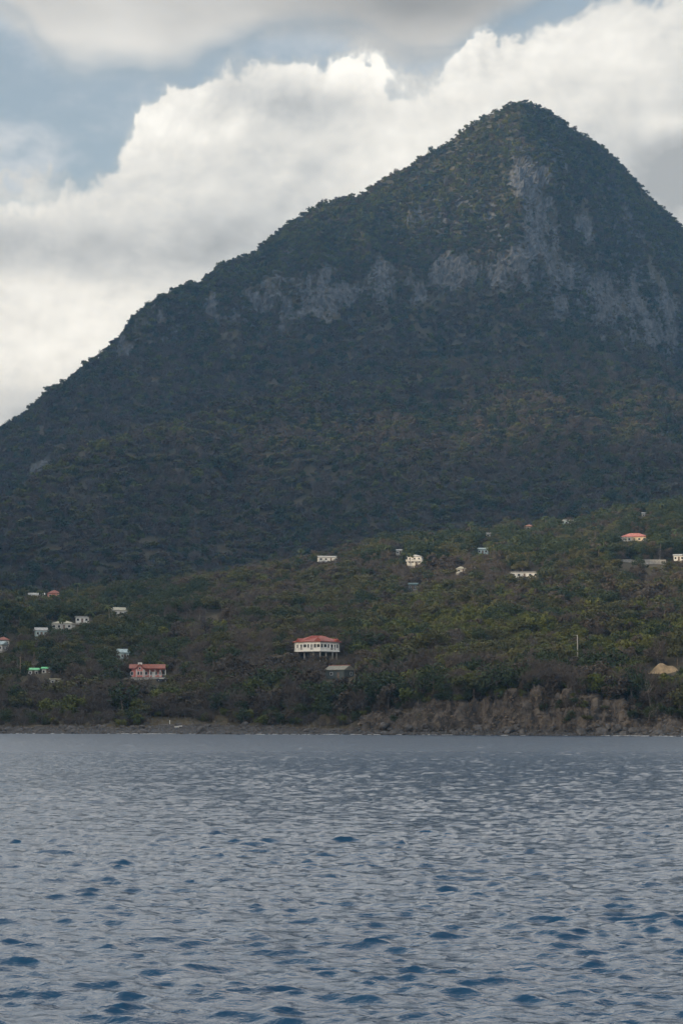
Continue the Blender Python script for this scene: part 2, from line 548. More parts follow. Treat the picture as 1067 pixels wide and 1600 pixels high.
# ---- hillside from the sea bed up to the village ridge
hY, hZ, hS = strip(0, 7, [4, 5, 34, 16, 30, 30, 8])
hX = aa[None, :] * hY
und = fbm2(hX / 90, hY / 110, 4, 2) - 0.5
hZ = hZ + (und * 20 + (fbm2(hX / 38, hY / 60, 3, 14) - 0.5) * 7) * sstep(hS, 3.2, 4.2) * (1 - 0.6 * sstep(hS, 5.5, 6.0))
bare = sstep(pxc, 520, 600)[None, :] * (1 - 0.5 * sstep(pxc, 960, 1050))[None, :]
bankw = sstep(hS, 1.9, 2.25) * (1 - sstep(hS, 2.85, 3.3))
gul = ridged3(hX / 9, hY / 14, hZ / 16, 4, 1)
gul2 = ridged3(hX / 2.6, hY / 3, hZ / 3.4, 3, 4)
hN = normals(hX, hY, hZ)
amt = bankw * ((gul - 0.62) * 7.0 + (gul2 - 0.6) * 3.4) * (0.45 + 0.55 * bare)
hX = hX + hN[..., 0] * amt; hY = hY + hN[..., 1] * amt; hZ = hZ + hN[..., 2] * amt
hrock = np.clip(bankw * (0.08 + 0.92 * bare) * 1.25, 0, 1)
hrock = np.maximum(hrock, 0.9 * sstep(hS, 0.8, 1.2) * (1 - sstep(hS, 2.0, 2.3)))
gapn = fbm2(hX / 14, hZ / 6, 3, 8)
hrock = hrock * np.where(hS > 2.2, 0.55 + 0.9 * sstep(gapn, 0.3, 0.6), 1)
me = mesh_np('hillside', np.stack([hX, hY, hZ], -1).reshape(-1, 3), grid_faces(*hX.shape), False, [M['hill']])
attr(me, 'rock', hrock.ravel())
attr(me, 'shingle', ((1 - sstep(hS, 1.85, 2.2 + 0.25 * (gapn - 0.5))) * (1 - 0.0 * bare)).ravel())
hillside = tag(link('hillside', me), 'scrub covered hillside rising from the rocky shore to the village ridge', 'hillside', kind='structure')

# ---- mountain
mY, mZ, mS = strip(6, 16, [8, 8, 40, 14, 40, 100, 66, 10, 10, 6])
mY[:9] += 0.0
mZ[0] -= 1.5
mX = aa[None, :] * mY
PX, PY = project(mX, mY, mZ)


def blob(cx, cy, rx, ry, rot=0.0):
    c, s = math.cos(rad(rot)), math.sin(rad(rot))
    u = ((PX - cx) * c + (PY - cy) * s) / rx; v = (-(PX - cx) * s + (PY - cy) * c) / ry
    return np.exp(-(u * u + v * v))


rk = (1.15 * blob(935, 480, 95, 62, 32) + 0.62 * blob(890, 370, 55, 95, -8) + 0.5 * blob(850, 310, 50, 60)
      + 1.25 * blob(505, 462, 62, 44, -12) + 1.1 * blob(590, 448, 62, 32, -5) + 1.1 * blob(700, 425, 72, 32, -12) + 0.75 * blob(790, 400, 50, 55)
      + 1.0 * blob(435, 500, 32, 28) + 1.0 * blob(338, 490, 30, 40) + 0.5 * blob(205, 555, 20, 40) + 0.8 * blob(265, 520, 28, 36) + 0.6 * blob(390, 480, 30, 40)
      + 0.85 * blob(815, 275, 18, 38) + 0.7 * blob(640, 345, 40, 22) + 0.25 * blob(1030, 440, 32, 120, -10)
      + 0.55 * blob(68, 756, 42, 14, -25) + 0.2 * blob(980, 330, 40, 50))
rk = 0.80 * rk * ((mS > 8.9) & (mS < 13.05))
cliffw = sstep(mS, 10.85, 11.1) * (1 - sstep(mS, 12.3, 12.9))
edge = 1 - 0.85 * sstep(mS, 12.5, 13.0) * (1 - sstep(mS, 13.0, 13.6))
nearj = sstep(mS, 7.0, 8.3)
mN = normals(mX, mY, mZ)
big = (ridged3(mX / 260, mY / 260, mZ / 420, 3, 2) - 0.62) * 34 * sstep(mS, 8.0, 8.8) * edge
rib = (ridged3(mX / 50, mY / 50, mZ / 190, 4, 3) - 0.62) * 30 * cliffw * edge
crag = ((ridged3(mX / 15, mY / 15, mZ / 34, 3, 7) - 0.6) * 11 + (ridged3(mX / 6, mY / 6, mZ / 13, 2, 3) - 0.6) * 5) * np.clip(rk * 1.4, 0, 1) * edge
bump = (fbm2(mX / 40, mZ / 40 + mY / 60, 4, 5) - 0.5) * 7 * nearj * edge
gn = vn2((mX + 0.55 * mY) / 95 + 0.9 * vn2(mX / 200, mY / 260, 4), mY / 700, 11)
gn2 = vn2(mX / 38 + 0.8 * vn2(mX / 90, mY / 120, 7), mY / 420, 13)
gul_ = ((1 - np.abs(2 * gn - 1)) - 0.5) * 20 + ((1 - np.abs(2 * gn2 - 1)) - 0.5) * 9
gul_ = gul_ * sstep(mS, 7.6, 8.5) * (1 - 0.75 * sstep(mS, 10.8, 11.2)) * edge
dsp = big + rib + crag + bump + gul_
mX = mX + mN[..., 0] * dsp; mY = mY + mN[..., 1] * dsp; mZ = mZ + mN[..., 2] * dsp
rkn = fbm2(mX / 22, mZ / 40, 4, 9)
rkn2 = fbm2(mX / 9, mZ / 26, 3, 19)
rk = np.clip(rk * (0.30 + 1.0 * sstep(rkn, 0.36, 0.62)) * (0.55 + 0.9 * sstep(rkn2, 0.35, 0.62)), 0, 1.2)
me = mesh_np('mountain', np.stack([mX, mY, mZ], -1).reshape(-1, 3), grid_faces(*mX.shape), False, [M['mountain']])
attr(me, 'rock', np.maximum(rk, 0.62 * cliffw * sstep(fbm2(mX / 60, mZ / 60, 3, 27), 0.42, 0.6)).ravel())
mountain = tag(link('mountain', me), 'steep forested volcanic peak with grey cliff bands', 'mountain', kind='structure')

# ---- added unseen ridge left of the view, shaped to shade the lower slopes
ny, nx = 130, 40
yy = np.linspace(-700, 3200, ny)[:, None]; s = np.linspace(-1, 1, nx)[None, :]
crest = 475 + 385 * sstep(yy, 450, 950) + 150 * sstep(yy, 1100, 1450) - 270 * np.exp(-((yy - 1030) / 120) ** 2) - 900 * sstep(yy, 2400, 3200) - 380 * (1 - sstep(yy, -700, -350))
rX = -1950 + 620 * s + 60 * (vn2(yy / 300, yy * 0 + 1) - 0.5) + 0 * yy
rY = yy + 0 * s
rZ = -6 + crest * np.clip(1 - np.abs(s) ** 1.5, 0, 1) + 40 * (fbm2(rX / 120, rY / 120, 4, 6) - 0.5) * (1 - s ** 8)
me = mesh_np('shade_ridge', np.stack([rX, rY, rZ], -1).reshape(-1, 3), grid_faces(ny, nx), True, [M['mountain']])
attr(me, 'rock', np.zeros(ny * nx))
tag(link('shade_ridge', me), 'added unseen ridge left of the bay that shades the lower slopes', 'shade_ridge', kind='structure')

# ================================================================ water
def ocean_tile(N, L, kp, seed, spread=2.0, wind=rad(80), kmax=60.0, rms_slope=0.17):
    r = np.random.default_rng(seed)
    k = 2 * np.pi * np.fft.fftfreq(N, L / N)
    kx, ky = np.meshgrid(k, k, indexing='ij')
    kk = np.hypot(kx, ky); kk[0, 0] = 1
    th = np.arctan2(ky, kx) - wind
    D = np.abs(np.cos(th / 1.0)) ** spread * np.where(np.cos(th) > 0, 1, 0.25) + 0.025
    P = kk ** -3.6 * np.exp(-1.25 * (kp / kk) ** 2) * D * np.exp(-(kk / kmax) ** 2)
    P[0, 0] = 0
    h = np.sqrt(P) * (r.normal(size=(N, N)) + 1j * r.normal(size=(N, N)))
    sl = np.real(np.fft.ifft2(1j * ky * h)), np.real(np.fft.ifft2(1j * kx * h))
    sc = rms_slope / math.sqrt((sl[0] ** 2).mean() + (sl[1] ** 2).mean())
    h *= sc
    return (np.real(np.fft.ifft2(h)), np.real(np.fft.ifft2(-1j * kx / kk * h)), np.real(np.fft.ifft2(-1j * ky / kk * h)))


def lookup(T, x, y, L):
    N = T.shape[0]
    u = (x / L) % 1.0 * N; v = (y / L) % 1.0 * N
    i = u.astype(int) % N; j = v.astype(int) % N
    fu = u - np.floor(u); fv = v - np.floor(v)
    i1 = (i + 1) % N; j1 = (j + 1) % N
    return (T[i, j] * (1 - fu) + T[i1, j] * fu) * (1 - fv) + (T[i, j1] * (1 - fu) + T[i1, j1] * fu) * fv


L1 = 83.0
h1, dx1, dy1 = ocean_tile(1024, L1, 2 * np.pi / 1.5, 21, 6.0, rad(86), 28.0, 0.33)
rows = [-850.0, -400, -100, -20, 5, 12, 16]
yv = 19.0
while yv < 860:
    rows.append(yv)
    yv += max(0.085, 0.0026 * yv)
wy = np.array(rows)
wpx = np.concatenate([[-6.0, -3, -1.5, -0.8, -0.45, -0.3, -0.23], np.linspace(-0.185, 0.185, 430), [0.23, 0.3, 0.45, 0.8, 1.5, 3.0, 6.0]])
gy = np.where(wy >= 12, wy, 12 + (12 - wy) * 1.0)
wX = wpx[None, :] * gy[:, None]
wX = np.clip(wX, -3400, 2400)
wYY = np.repeat(wy[:, None], len(wpx), 1)
inner = (np.abs(wpx) < 0.2)[None, :] * (wy > 15)[:, None]
gust = 0.75 + 0.5 * fbm2(wX / 14, wYY / 24, 4, 4)
calm = 1.0 + 0.25 * sstep(wYY, 100, 400)
amp = inner * gust * calm
hh = lookup(h1, wX, wYY, L1) * amp
ox = lookup(dx1, wX, wYY, L1) * amp * 1.0
oy = lookup(dy1, wX, wYY, L1) * amp * 1.0
h2, dx2, dy2 = ocean_tile(512, 131.0, 2 * np.pi / 4.2, 8, 5.0, rad(95), 4.0, 0.012)
swell = lookup(h2, wX, wYY, 131.0) * inner
ox = ox + lookup(dx2, wX, wYY, 131.0) * inner * 1.6; oy = oy + lookup(dy2, wX, wYY, 131.0) * inner * 1.6
wv = np.stack([wX - ox, wYY - oy, hh + swell], -1)
m, gg = nodes_of('sea_water')
co = gg.new('ShaderNodeNewGeometry').outputs['Position']
r1 = gg.noise(gg.vm('MULTIPLY', co, (1.0, 1.5, 1.0)), 4.5, 4.0, 0.62, 0.4)
r2 = gg.noise(gg.vm('MULTIPLY', co, (1.0, 1.7, 1.0)), 9.0, 3.0, 0.6, 0.3)
rr = gg.add(gg.mul(r1, 1.0), gg.mul(r2, 0.24))
sy = gg.new('ShaderNodeSeparateXYZ'); m.node_tree.links.new(co, sy.inputs[0])
wrough = gg.step(sy.outputs[1], 20.0, 300.0, False, 0.07, 0.29)      # ripples finer than the mesh
finish(m, gg, (0.003, 0.033, 0.082, 1), wrough, 0.5, rr, 0.026, 1.0, IOR=1.333)
M['water'] = m
me = mesh_np('water', wv.reshape(-1, 3), grid_faces(*wX.shape), True, [m])
water = tag(link('water', me), 'choppy dark blue sea with grey sky reflections', 'sea', kind='structure')

# ================================================================ places on the slope
hPX, hPY = project(hX, hY, hZ)
_ok = (hS > 1.1) & (hS < 6.4)
_idx = np.argwhere(_ok)
_pp = np.stack([hPX[_ok], hPY[_ok]], -1)
_w3 = np.stack([hX[_ok], hY[_ok], hZ[_ok]], -1)


def pick(px, py):
    """point of the hillside seen at a photo pixel"""
    d = (_pp[:, 0] - px) ** 2 + ((_pp[:, 1] - py) * 2.0) ** 2
    k = np.argsort(d)[:6]
    w = 1 / (d[k] + 0.05)
    p = (_w3[k] * w[:, None]).sum(0) / w.sum()
    return p


def ground_z(x, y):
    """height of the hillside below a point"""
    d = (_w3[:, 0] - x) ** 2 + (_w3[:, 1] - y) ** 2
    k = np.argsort(d)[:4]
    w = 1 / (d[k] + 0.01)
    return float((_w3[k, 2] * w).sum() / w.sum())


BOX = []     # screen boxes that trees standing in front must leave open: px0, py0, px1, py1, y


class B:
    """collects boxes, prisms and tubes; build() links them as one mesh object"""
    def __init__(self):
        self.v = []; self.f = []

    def poly(self, vs, fs):
        o = len(self.v)
        self.v += [tuple(v) for v in vs]
        self.f += [tuple(i + o for i in f) for f in fs]
        return self

    def box(self, x0, x1, y0, y1, z0, z1):
        vs = [(x, y, z) for z in (z0, z1) for (x, y) in ((x0, y0), (x1, y0), (x1, y1), (x0, y1))]
        return self.poly(vs, [(3, 2, 1, 0), (4, 5, 6, 7), (0, 1, 5, 4), (1, 2, 6, 5), (2, 3, 7, 6), (3, 0, 4, 7)])

    def prism(self, pts, z0, z1):
        n = len(pts)
        vs = [(x, y, z0) for x, y in pts] + [(x, y, z1) for x, y in pts]
        fs = [tuple(range(n - 1, -1, -1)), tuple(range(n, 2 * n))]
        fs += [(i, (i + 1) % n, n + (i + 1) % n, n + i) for i in range(n)]
        return self.poly(vs, fs)

    def tube(self, pts, rads, sides=5, cap=True):
        pts = [Vector(p) for p in pts]
        vs = []; n = len(pts)
        for i, p in enumerate(pts):
            d = (pts[min(i + 1, n - 1)] - pts[max(i - 1, 0)]).normalized()
            a = d.orthogonal().normalized(); b = d.cross(a)
            for k in range(sides):
                t = 2 * math.pi * k / sides
                vs.append(p + (a * math.cos(t) + b * math.sin(t)) * rads[i])
        fs = []
        for i in range(n - 1):
            for k in range(sides):
                k2 = (k + 1) % sides
                fs.append((i * sides + k, i * sides + k2, (i + 1) * sides + k2, (i + 1) * sides + k))
        if cap:
            fs.append(tuple(range((n - 1) * sides, n * sides)))
            fs.append(tuple(range(sides - 1, -1, -1)))
        return self.poly(vs, fs)

    def build(self, name, mat, parent=None, loc=(0, 0, 0), rz=0.0, smooth=False):
        me = bpy.data.meshes.new(name)
        me.from_pydata(self.v, [], self.f)
        me.materials.append(mat)
        if smooth:
            me.polygons.foreach_set('use_smooth', [True] * len(me.polygons))
        me.update()
        return link(name, me, parent, loc, rz)


def empty(name, loc, rz=0.0):
    return link(name, None, None, loc, rz)


def roof_mat(name, c, rough=0.6):
    """ribbed sheet or tile roofing"""
    m, gg = nodes_of(name)
    co = gg.new('ShaderNodeTexCoord').outputs['Object']
    n = gg.noise(co, 1.2, 6.0, 0.65)
    n2 = gg.noise(co, 7.0, 3.0, 0.6)
    col = gg.mix(gg.step(n, 0.32, 0.7), tuple(x * 0.62 for x in c), tuple(min(1, x * 1.15) for x in c))
    col = gg.mix(gg.mul(gg.step(n2, 0.5, 0.75), 0.4), col, tuple(x * 0.5 for x in c))
    return finish(m, gg, col, rough, 0.3, n2, 0.05, 0.5)


M['red_roof'] = roof_mat('red_roof', (0.27, 0.060, 0.042))
M['rust_roof'] = roof_mat('rust_roof', (0.26, 0.085, 0.058))
M['rose_roof'] = roof_mat('rose_roof', (0.42, 0.15, 0.12))
M['orange_roof'] = roof_mat('orange_roof', (0.50, 0.20, 0.11))
M['grey_roof'] = roof_mat('grey_roof', (0.33, 0.34, 0.34))
M['pale_roof'] = roof_mat('pale_roof', (0.40, 0.41, 0.41))
M['cream_roof'] = roof_mat('cream_roof', (0.38, 0.365, 0.285))
M['blue_roof'] = roof_mat('blue_roof', (0.30, 0.39, 0.42))
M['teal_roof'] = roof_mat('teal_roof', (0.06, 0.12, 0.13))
M['green_roof'] = roof_mat('green_roof', (0.16, 0.55, 0.27))
M['olive_roof'] = roof_mat('olive_roof', (0.19, 0.19, 0.155))
M['white'] = paint('white_wall', (0.66, 0.66, 0.645), 0.12)
M['cream'] = paint('cream_wall', (0.62, 0.52, 0.38), 0.12)
M['pink'] = paint('pink_wall', (0.52, 0.20, 0.18), 0.2)
M['palewall'] = paint('pale_wall', (0.50, 0.50, 0.48), 0.15)
M['bluewall'] = paint('pale_blue_wall', (0.40, 0.52, 0.56), 0.15)
M['shed'] = paint('shed_wall', (0.070, 0.088, 0.090), 0.25)
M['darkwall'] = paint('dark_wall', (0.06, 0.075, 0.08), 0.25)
M['coral'] = paint('coral_wall', (0.50, 0.22, 0.15), 0.2)
M['trim'] = paint('trim', (0.70, 0.70, 0.69), 0.1)
M['concrete'] = paint('concrete', (0.30, 0.29, 0.27), 0.25, 1.0)
M['timber'] = paint('timber', (0.16, 0.12, 0.09), 0.3)
M['glass'] = paint('window_glass', (0.022, 0.026, 0.030), 0.2, 2.0, 0.25, 0.5, dirt_amt=0.1)
M['pole'] = paint('pole', (0.34, 0.33, 0.31), 0.2, 1.0)


def window(parent, x, y, z, w, h, ang, name='window'):
    """a framed window on a wall plane; ang = outward direction of the wall about Z (0 = towards -Y)"""
    f = B(); t = 0.10
    f.box(-w / 2, w / 2, -0.09, 0.02, -t, 0).box(-w / 2, w / 2, -0.09, 0.02, h, h + t)
    f.box(-w / 2 - t, -w / 2, -0.09, 0.02, -t, h + t).box(w / 2, w / 2 + t, -0.09, 0.02, -t, h + t)
    fo = f.build(name, M['trim'], parent, (x, y, z), ang)
    B().box(-w / 2, w / 2, -0.045, 0.015, 0, h).build('pane', M['glass'], fo)
    return fo


def door(parent, x, y, z, ang, mat, w=0.95, h=2.05):
    o = B().box(-w / 2, w / 2, -0.07, 0.02, 0, h).build('door', mat, parent, (x, y, z), ang)
    B().box(w / 2 - 0.16, w / 2 - 0.08, -0.13, -0.07, h * 0.48, h * 0.53).build('handle', M['trim'], o)
    return o


def roof_mesh(kind, w, d, h, ov, th=0.16):
    """roof solid over a w x d plan, eaves at z = 0, ridge along x"""
    b = B(); x0, x1, y0, y1 = -w / 2 - ov, w / 2 + ov, -d / 2 - ov, d / 2 + ov
    if kind == 'flat':
        return b.box(x0, x1, y0, y1, 0, max(h, 0.2))
    r = min(d / 2, w / 2 - 0.4) if kind == 'hip' else 0.0
    e = [(x0, y0), (x1, y0), (x1, y1), (x0, y1)]
    if kind == 'shed':
        vs = [(x, y, z) for (x, y), z in zip(e, (0, 0, h, h))] + [(x, y, z + th) for (x, y), z in zip(e, (0, 0, h, h))]
        return b.poly(vs, [(3, 2, 1, 0), (4, 5, 6, 7), (0, 1, 5, 4), (1, 2, 6, 5), (2, 3, 7, 6), (3, 0, 4, 7)])
    vs = [(x, y, 0) for x, y in e] + [(x, y, th) for x, y in e] + [(x0 + r + (ov if kind == 'hip' else 0), 0, h + th), (x1 - r - (ov if kind == 'hip' else 0), 0, h + th)]
    fs = [(3, 2, 1, 0), (0, 1, 5, 4), (1, 2, 6, 5), (2, 3, 7, 6), (3, 0, 4, 7), (4, 5, 9, 8), (6, 7, 8, 9), (5, 6, 9), (7, 4, 8)]
    return b.poly(vs, fs)


def house(name, label, px, pytop, wpx, d, h, rh, yaw, kind, wall, roof, nwin=3, ov=0.5, vis=0.8, cat='house', group=None, dr=True, dep=1.0, side=1, extra=None):
    p = pick(px, pytop + 12)
    for _ in range(4):
        p = pick(px, pytop + (h + rh) * F / p[1] * dep)
    sc = p[1] / F
    a = abs(rad(yaw))
    w = max(3.0, (wpx * sc - d * math.sin(a)) / math.cos(a) - ov)
    t = empty(name, (p[0], p[1], p[2]), rad(yaw))
    tag(t, label, cat, group)
    B().box(-w / 2 - 0.12, w / 2 + 0.12, -d / 2 - 0.12, d / 2 + 0.12, -2.4, 0.12).build('foundation', M['concrete'], t)
    wl = B().box(-w / 2, w / 2, -d / 2, d / 2, 0.10, h)
    if kind == 'gable':
        for s in (-1, 1):
            wl.poly([(s * w / 2, -d / 2, h), (s * w / 2, d / 2, h), (s * w / 2, 0, h + rh * 0.97),
                     (s * (w / 2 - 0.12), -d / 2, h), (s * (w / 2 - 0.12), d / 2, h), (s * (w / 2 - 0.12), 0, h + rh * 0.97)],
                    [(0, 1, 2), (5, 4, 3), (0, 3, 4, 1), (1, 4, 5, 2), (2, 5, 3, 0)])
    wl.build('wall', wall, t)
    roof_mesh(kind, w, d, rh, ov).build('roof', roof, t, (0, 0, h + 0.01))
    n = nwin
    for i in range(n):
        x = -w / 2 + w * (i + 0.5) / n
        if dr and i == n // 2:
            door(t, x, -d / 2, 0.14, 0, M['timber'])
        else:
            window(t, x, -d / 2, h * 0.36, min(1.2, w / n * 0.55), h * 0.38, 0)
    for j in (-0.22, 0.24):
        window(t, side * w / 2, d * j, h * 0.36, 1.0, h * 0.38, side * math.pi / 2)
    hh = (h + rh) / sc
    BOX.append((px - wpx / 2, pytop - 1, px + wpx / 2, pytop + hh * vis * 0.82, p[1]))
    return t, w


# ---------------------------------------------------------------- the white house on stilts
sp_ = pick(497, 1032)
SY = sp_[1]
s_ = SY / F
st = tag(empty('stilt_house', (sp_[0] - 0.3, SY, sp_[2])), 'white house on tall stilts with a red hipped roof, above the grey shed', 'house')
FZ = (1032 - 1016) * s_                 # floor level over the ground
WT_ = 13.0 * s_                         # wall height
plan = [(-8.7, 3.2), (-5.5, -0.8), (1.3, -4.2), (6.6, 0.2), (8.6, 3.0), (4.2, 9.0), (-4.6, 9.2)]
B().prism(plan, FZ - 0.45, FZ).build('floor_slab', M['trim'], st)
inner = [(x * 0.94 + 0.0, y * 0.94 + 0.15) for x, y in plan]
M['bright_white'] = paint('bright_white_wall', (0.78, 0.78, 0.76), 0.1)
B().prism(inner, FZ + 0.002, FZ + WT_).build('wall', M['bright_white'], st)


def along(p, q, f):
    return (p[0] + (q[0] - p[0]) * f, p[1] + (q[1] - p[1]) * f)


for e, n in ((0, 2), (1, 5), (2, 4), (3, 2), (4, 2), (6, 2)):
    p, q = inner[e], inner[(e + 1) % 7]
    ang = math.atan2(q[1] - p[1], q[0] - p[0])
    for i in range(n):
        x, y = along(p, q, (i + 0.5) / n)
        k_ = (e * 5 + i * 3) % 4
        window(st, x, y, FZ + (0.12 if k_ == 3 else 1.0 + 0.12 * (k_ % 2)), (0.75, 1.25, 0.95, 1.0)[k_], (1.3, 1.15, 1.35, 2.1)[k_], ang, 'glazed_door' if k_ == 3 else 'window')
rail_post = None
for e in range(7):
    p, q = plan[e], plan[(e + 1) % 7]
    L = math.hypot(q[0] - p[0], q[1] - p[1]); ang = math.atan2(q[1] - p[1], q[0] - p[0])
    rl = B().box(0.08, L - 0.08, 0.05, 0.12, 0.92, 1.0).box(0.08, L - 0.08, 0.05, 0.12, 0.12, 0.2)
    if e in (0, 1, 2, 3):
        ro = rl.build('railing', M['trim'], st, (p[0], p[1], FZ), ang)
        nb = int(L / 0.32)
        bal = B().box(-0.025, 0.025, 0.06, 0.11, 0.2, 0.92).build('baluster', M['trim'], ro, (0.25, 0, 0))
        for i in range(1, nb):
            c = bal.copy(); COL.objects.link(c); c.parent = ro; c.location = (0.25 + i * (L - 0.5) / nb, 0, 0)
        for i in range(3 if L > 5 else 2):
            x, y = along(p, q, (i + 0.03) / (2.06 if L > 5 else 1.06))
            B().box(-0.08, 0.08, 0.14, 0.30, 0.0, WT_ - 0.04).build('veranda_post', M['trim'], st, (x, y, FZ), ang)
# hipped roof with an overhang and a short ridge
ov = [(x * 1.09, y * 1.10 - 0.05) for x, y in plan]
RH = 10.6 * s_
rz0 = FZ + WT_ + 0.003
vs = [(x, y, rz0) for x, y in ov] + [(x, y, rz0 + 0.22) for x, y in ov] + [(-1.9, 2.6, rz0 + RH), (2.0, 3.0, rz0 + RH)]
fs = [tuple(range(6, -1, -1))] + [(i, (i + 1) % 7, 7 + (i + 1) % 7, 7 + i) for i in range(7)]
fs += [(7, 8, 14), (8, 9, 15, 14), (9, 10, 15), (10, 11, 15), (11, 12, 15), (12, 13, 14, 15), (13, 7, 14)]
ro = B().poly(vs, fs).build('roof', M['red_roof'], st)
for (e, f, hw, hg) in ((0, 0.62, 1.5, 1.25), (1, 0.86, 1.9, 1.45), (3, 0.35, 1.3, 1.1)):
    p, q = ov[e], ov[(e + 1) % 7]
    ang = math.atan2(q[1] - p[1], q[0] - p[0]); x, y = along(p, q, f)
    B().poly([(-hw, 0.0, 0), (hw, 0.0, 0), (0, 0.0, hg), (-hw, 2.6, 0.6), (hw, 2.6, 0.6), (0, 3.0, hg + 0.05)],
             [(0, 1, 2), (1, 4, 5, 2), (3, 0, 2, 5), (0, 3, 4, 1), (5, 4, 3)]).build('gable', M['red_roof'], ro, (x, y, rz0 + 0.21), ang)
B().box(2.0, 3.6, 3.2, 4.6, rz0 + 1.1, rz0 + RH - 0.2).build('dormer', M['rust_roof'], ro)
stilts = [(-7.4, 3.0), (-4.8, 0.4), (-1.4, -1.3), (1.2, -3.4), (3.4, -1.4), (5.9, 0.8), (7.4, 3.0), (-3.6, 7.6), (0.2, 7.4), (3.6, 7.4), (-1.2, 3.0), (3.2, 3.2)]
for x, y in stilts:
    gz = ground_z(st.location[0] + x, SY + y) - sp_[2] - 0.6
    B().box(-0.2, 0.2, -0.2, 0.2, gz, FZ - 0.448).build('stilt', M['concrete'], st, (x, y, 0))
lower = B().box(-1.0, 3.2, 3.6, 7.0, -2.5, FZ - 0.449).build('store_room', M['darkwall'], st)
BOX.append((455, 990, 537, 1018, SY))
BOX.append((498, 1012, 526, 1024, SY))

# ---------------------------------------------------------------- grey-green shed below it
p = pick(531, 1060)
sh = tag(empty('shed', (p[0], p[1], p[2]), rad(-38)), 'small grey-green shed with pale lean roof, downhill of the stilt house', 'shed')
k = p[1] / F
B().box(-4.2, 4.2, -2.9, 2.9, -2.5, 2.9).build('wall', M['shed'], sh)
B().poly([(4.2, -2.9, 2.9), (4.2, 2.9, 2.9), (4.2, 0, 4.3), (4.08, -2.9, 2.9), (4.08, 2.9, 2.9), (4.08, 0, 4.3),
          ], [(0, 1, 2), (5, 4, 3), (0, 3, 4, 1), (1, 4, 5, 2), (2, 5, 3, 0)]).build('gable_wall', M['shed'], sh)
roof_mesh('gable', 8.4, 5.8, 1.6, 0.45).build('roof', M['olive_roof'], sh, (0, 0, 2.91))
B().box(-5.0, 5.0, -0.14, 0.14, 4.62, 4.80).build('ridge_cap', M['rust_roof'], sh)
window(sh, 4.2, 1.2, 1.2, 0.9, 1.0, math.pi / 2)
window(sh, -1.5, -2.9, 1.2, 1.0, 0.9, 0)
door(sh, 1.6, -2.9, 0.05, 0, M['timber'])
BOX.append((509, 1036, 553, 1056, p[1]))

# ---------------------------------------------------------------- pink house with round-fronted gable wing
p = pick(230, 1061)
k = p[1] / F
ph = tag(empty('pink_house', (p[0], p[1], p[2]), rad(4)), 'pink house with rust tile roof and a gabled front wing', 'house')
x0, x1 = -29 * k, 29 * k
wh = 14.5 * k
B().box(x0 + 0.4, x1 - 0.4, -2.2, 5.2, -2.5, 0.35).build('foundation', M['concrete'], ph)
B().box(x0 + 1.2, x1 - 1.6, -0.6, 5.0, 0.351, wh).build('wall', M['pink'], ph)
wing = B().box(-17 * k, -6 * k, -2.6, 0.8, 0.352, wh - 0.2)
xa, xb, xm = -17 * k, -6 * k, -11.5 * k
wing.poly([(xa, -2.6, wh - 0.2), (xb, -2.6, wh - 0.2), (xm, -2.6, wh + 1.5), (xa, -2.4, wh - 0.2), (xb, -2.4, wh - 0.2), (xm, -2.4, wh + 1.5)],
          [(0, 1, 2), (5, 4, 3), (1, 4, 5, 2), (3, 0, 2, 5)])
wing.build('front_wing', M['pink'], ph)
r = roof_mesh('gable', (x1 - x0) - 1.6, 6.0, 6.6 * k, 0.6).build('roof', M['rust_roof'], ph, (-0.1, 2.2, wh + 0.01))
B().poly([(xa - 0.4, -3.0, wh - 0.3), (xm, -3.0, wh + 1.8), (xm, 2.0, wh + 1.8), (xa - 0.4, 2.0, wh - 0.3),
          (xa - 0.4, -3.0, wh - 0.12), (xm, -3.0, wh + 1.98), (xm, 2.0, wh + 1.98), (xa - 0.4, 2.0, wh - 0.12)],
         [(3, 2, 1, 0), (4, 5, 6, 7), (0, 1, 5, 4), (1, 2, 6, 5), (2, 3, 7, 6), (3, 0, 4, 7)]).build('wing_roof', M['rust_roof'], r, (0.1, -2.2, -wh - 0.01))
B().poly([(xb + 0.4, -3.0, wh - 0.3), (xm + 0.003, -3.0, wh + 1.8), (xm + 0.003, 2.0, wh + 1.8), (xb + 0.4, 2.0, wh - 0.3),
          (xb + 0.4, -3.0, wh - 0.12), (xm + 0.003, -3.0, wh + 1.98), (xm + 0.003, 2.0, wh + 1.98), (xb + 0.4, 2.0, wh - 0.12)],
         [(0, 1, 2, 3), (7, 6, 5, 4), (4, 5, 1, 0), (5, 6, 2, 1), (6, 7, 3, 2), (7, 4, 0, 3)]).build('wing_roof', M['rust_roof'], r, (0.1, -2.2, -wh - 0.01))
B().box(xm - 0.8, xm + 0.8, -1.9, -0.9, wh + 1.6, wh + 2.35).build('water_tank', M['white'], ph)
B().box(-17.4 * k, -16.2 * k, -2.75, -2.45, 0.353, wh - 0.3).build('pilaster', M['trim'], ph)
B().box(-6.8 * k, -5.6 * k, -2.75, -2.45, 0.353, wh - 0.3).build('pilaster', M['trim'], ph)
for x in (-13.6, -9.4):
    window(ph, x * k, -2.6, 1.2, 0.7, 1.3, 0)
window(ph, xm, -2.6, wh - 0.35, 0.6, 0.8, 0)
for x in (-2, 5, 13, 20):
    window(ph, x * k, -0.6, 1.15, 0.95, 1.2, 0)
door(ph, 9 * k, -0.6, 0.36, 0, M['trim'])
window(ph, -24 * k, -0.6, 1.15, 0.9, 1.2, 0)
vr = B().box(-5 * k, x1 - 0.2, -2.4, -0.62, wh - 0.35, wh - 0.22).build('veranda_roof', M['rust_roof'], ph)
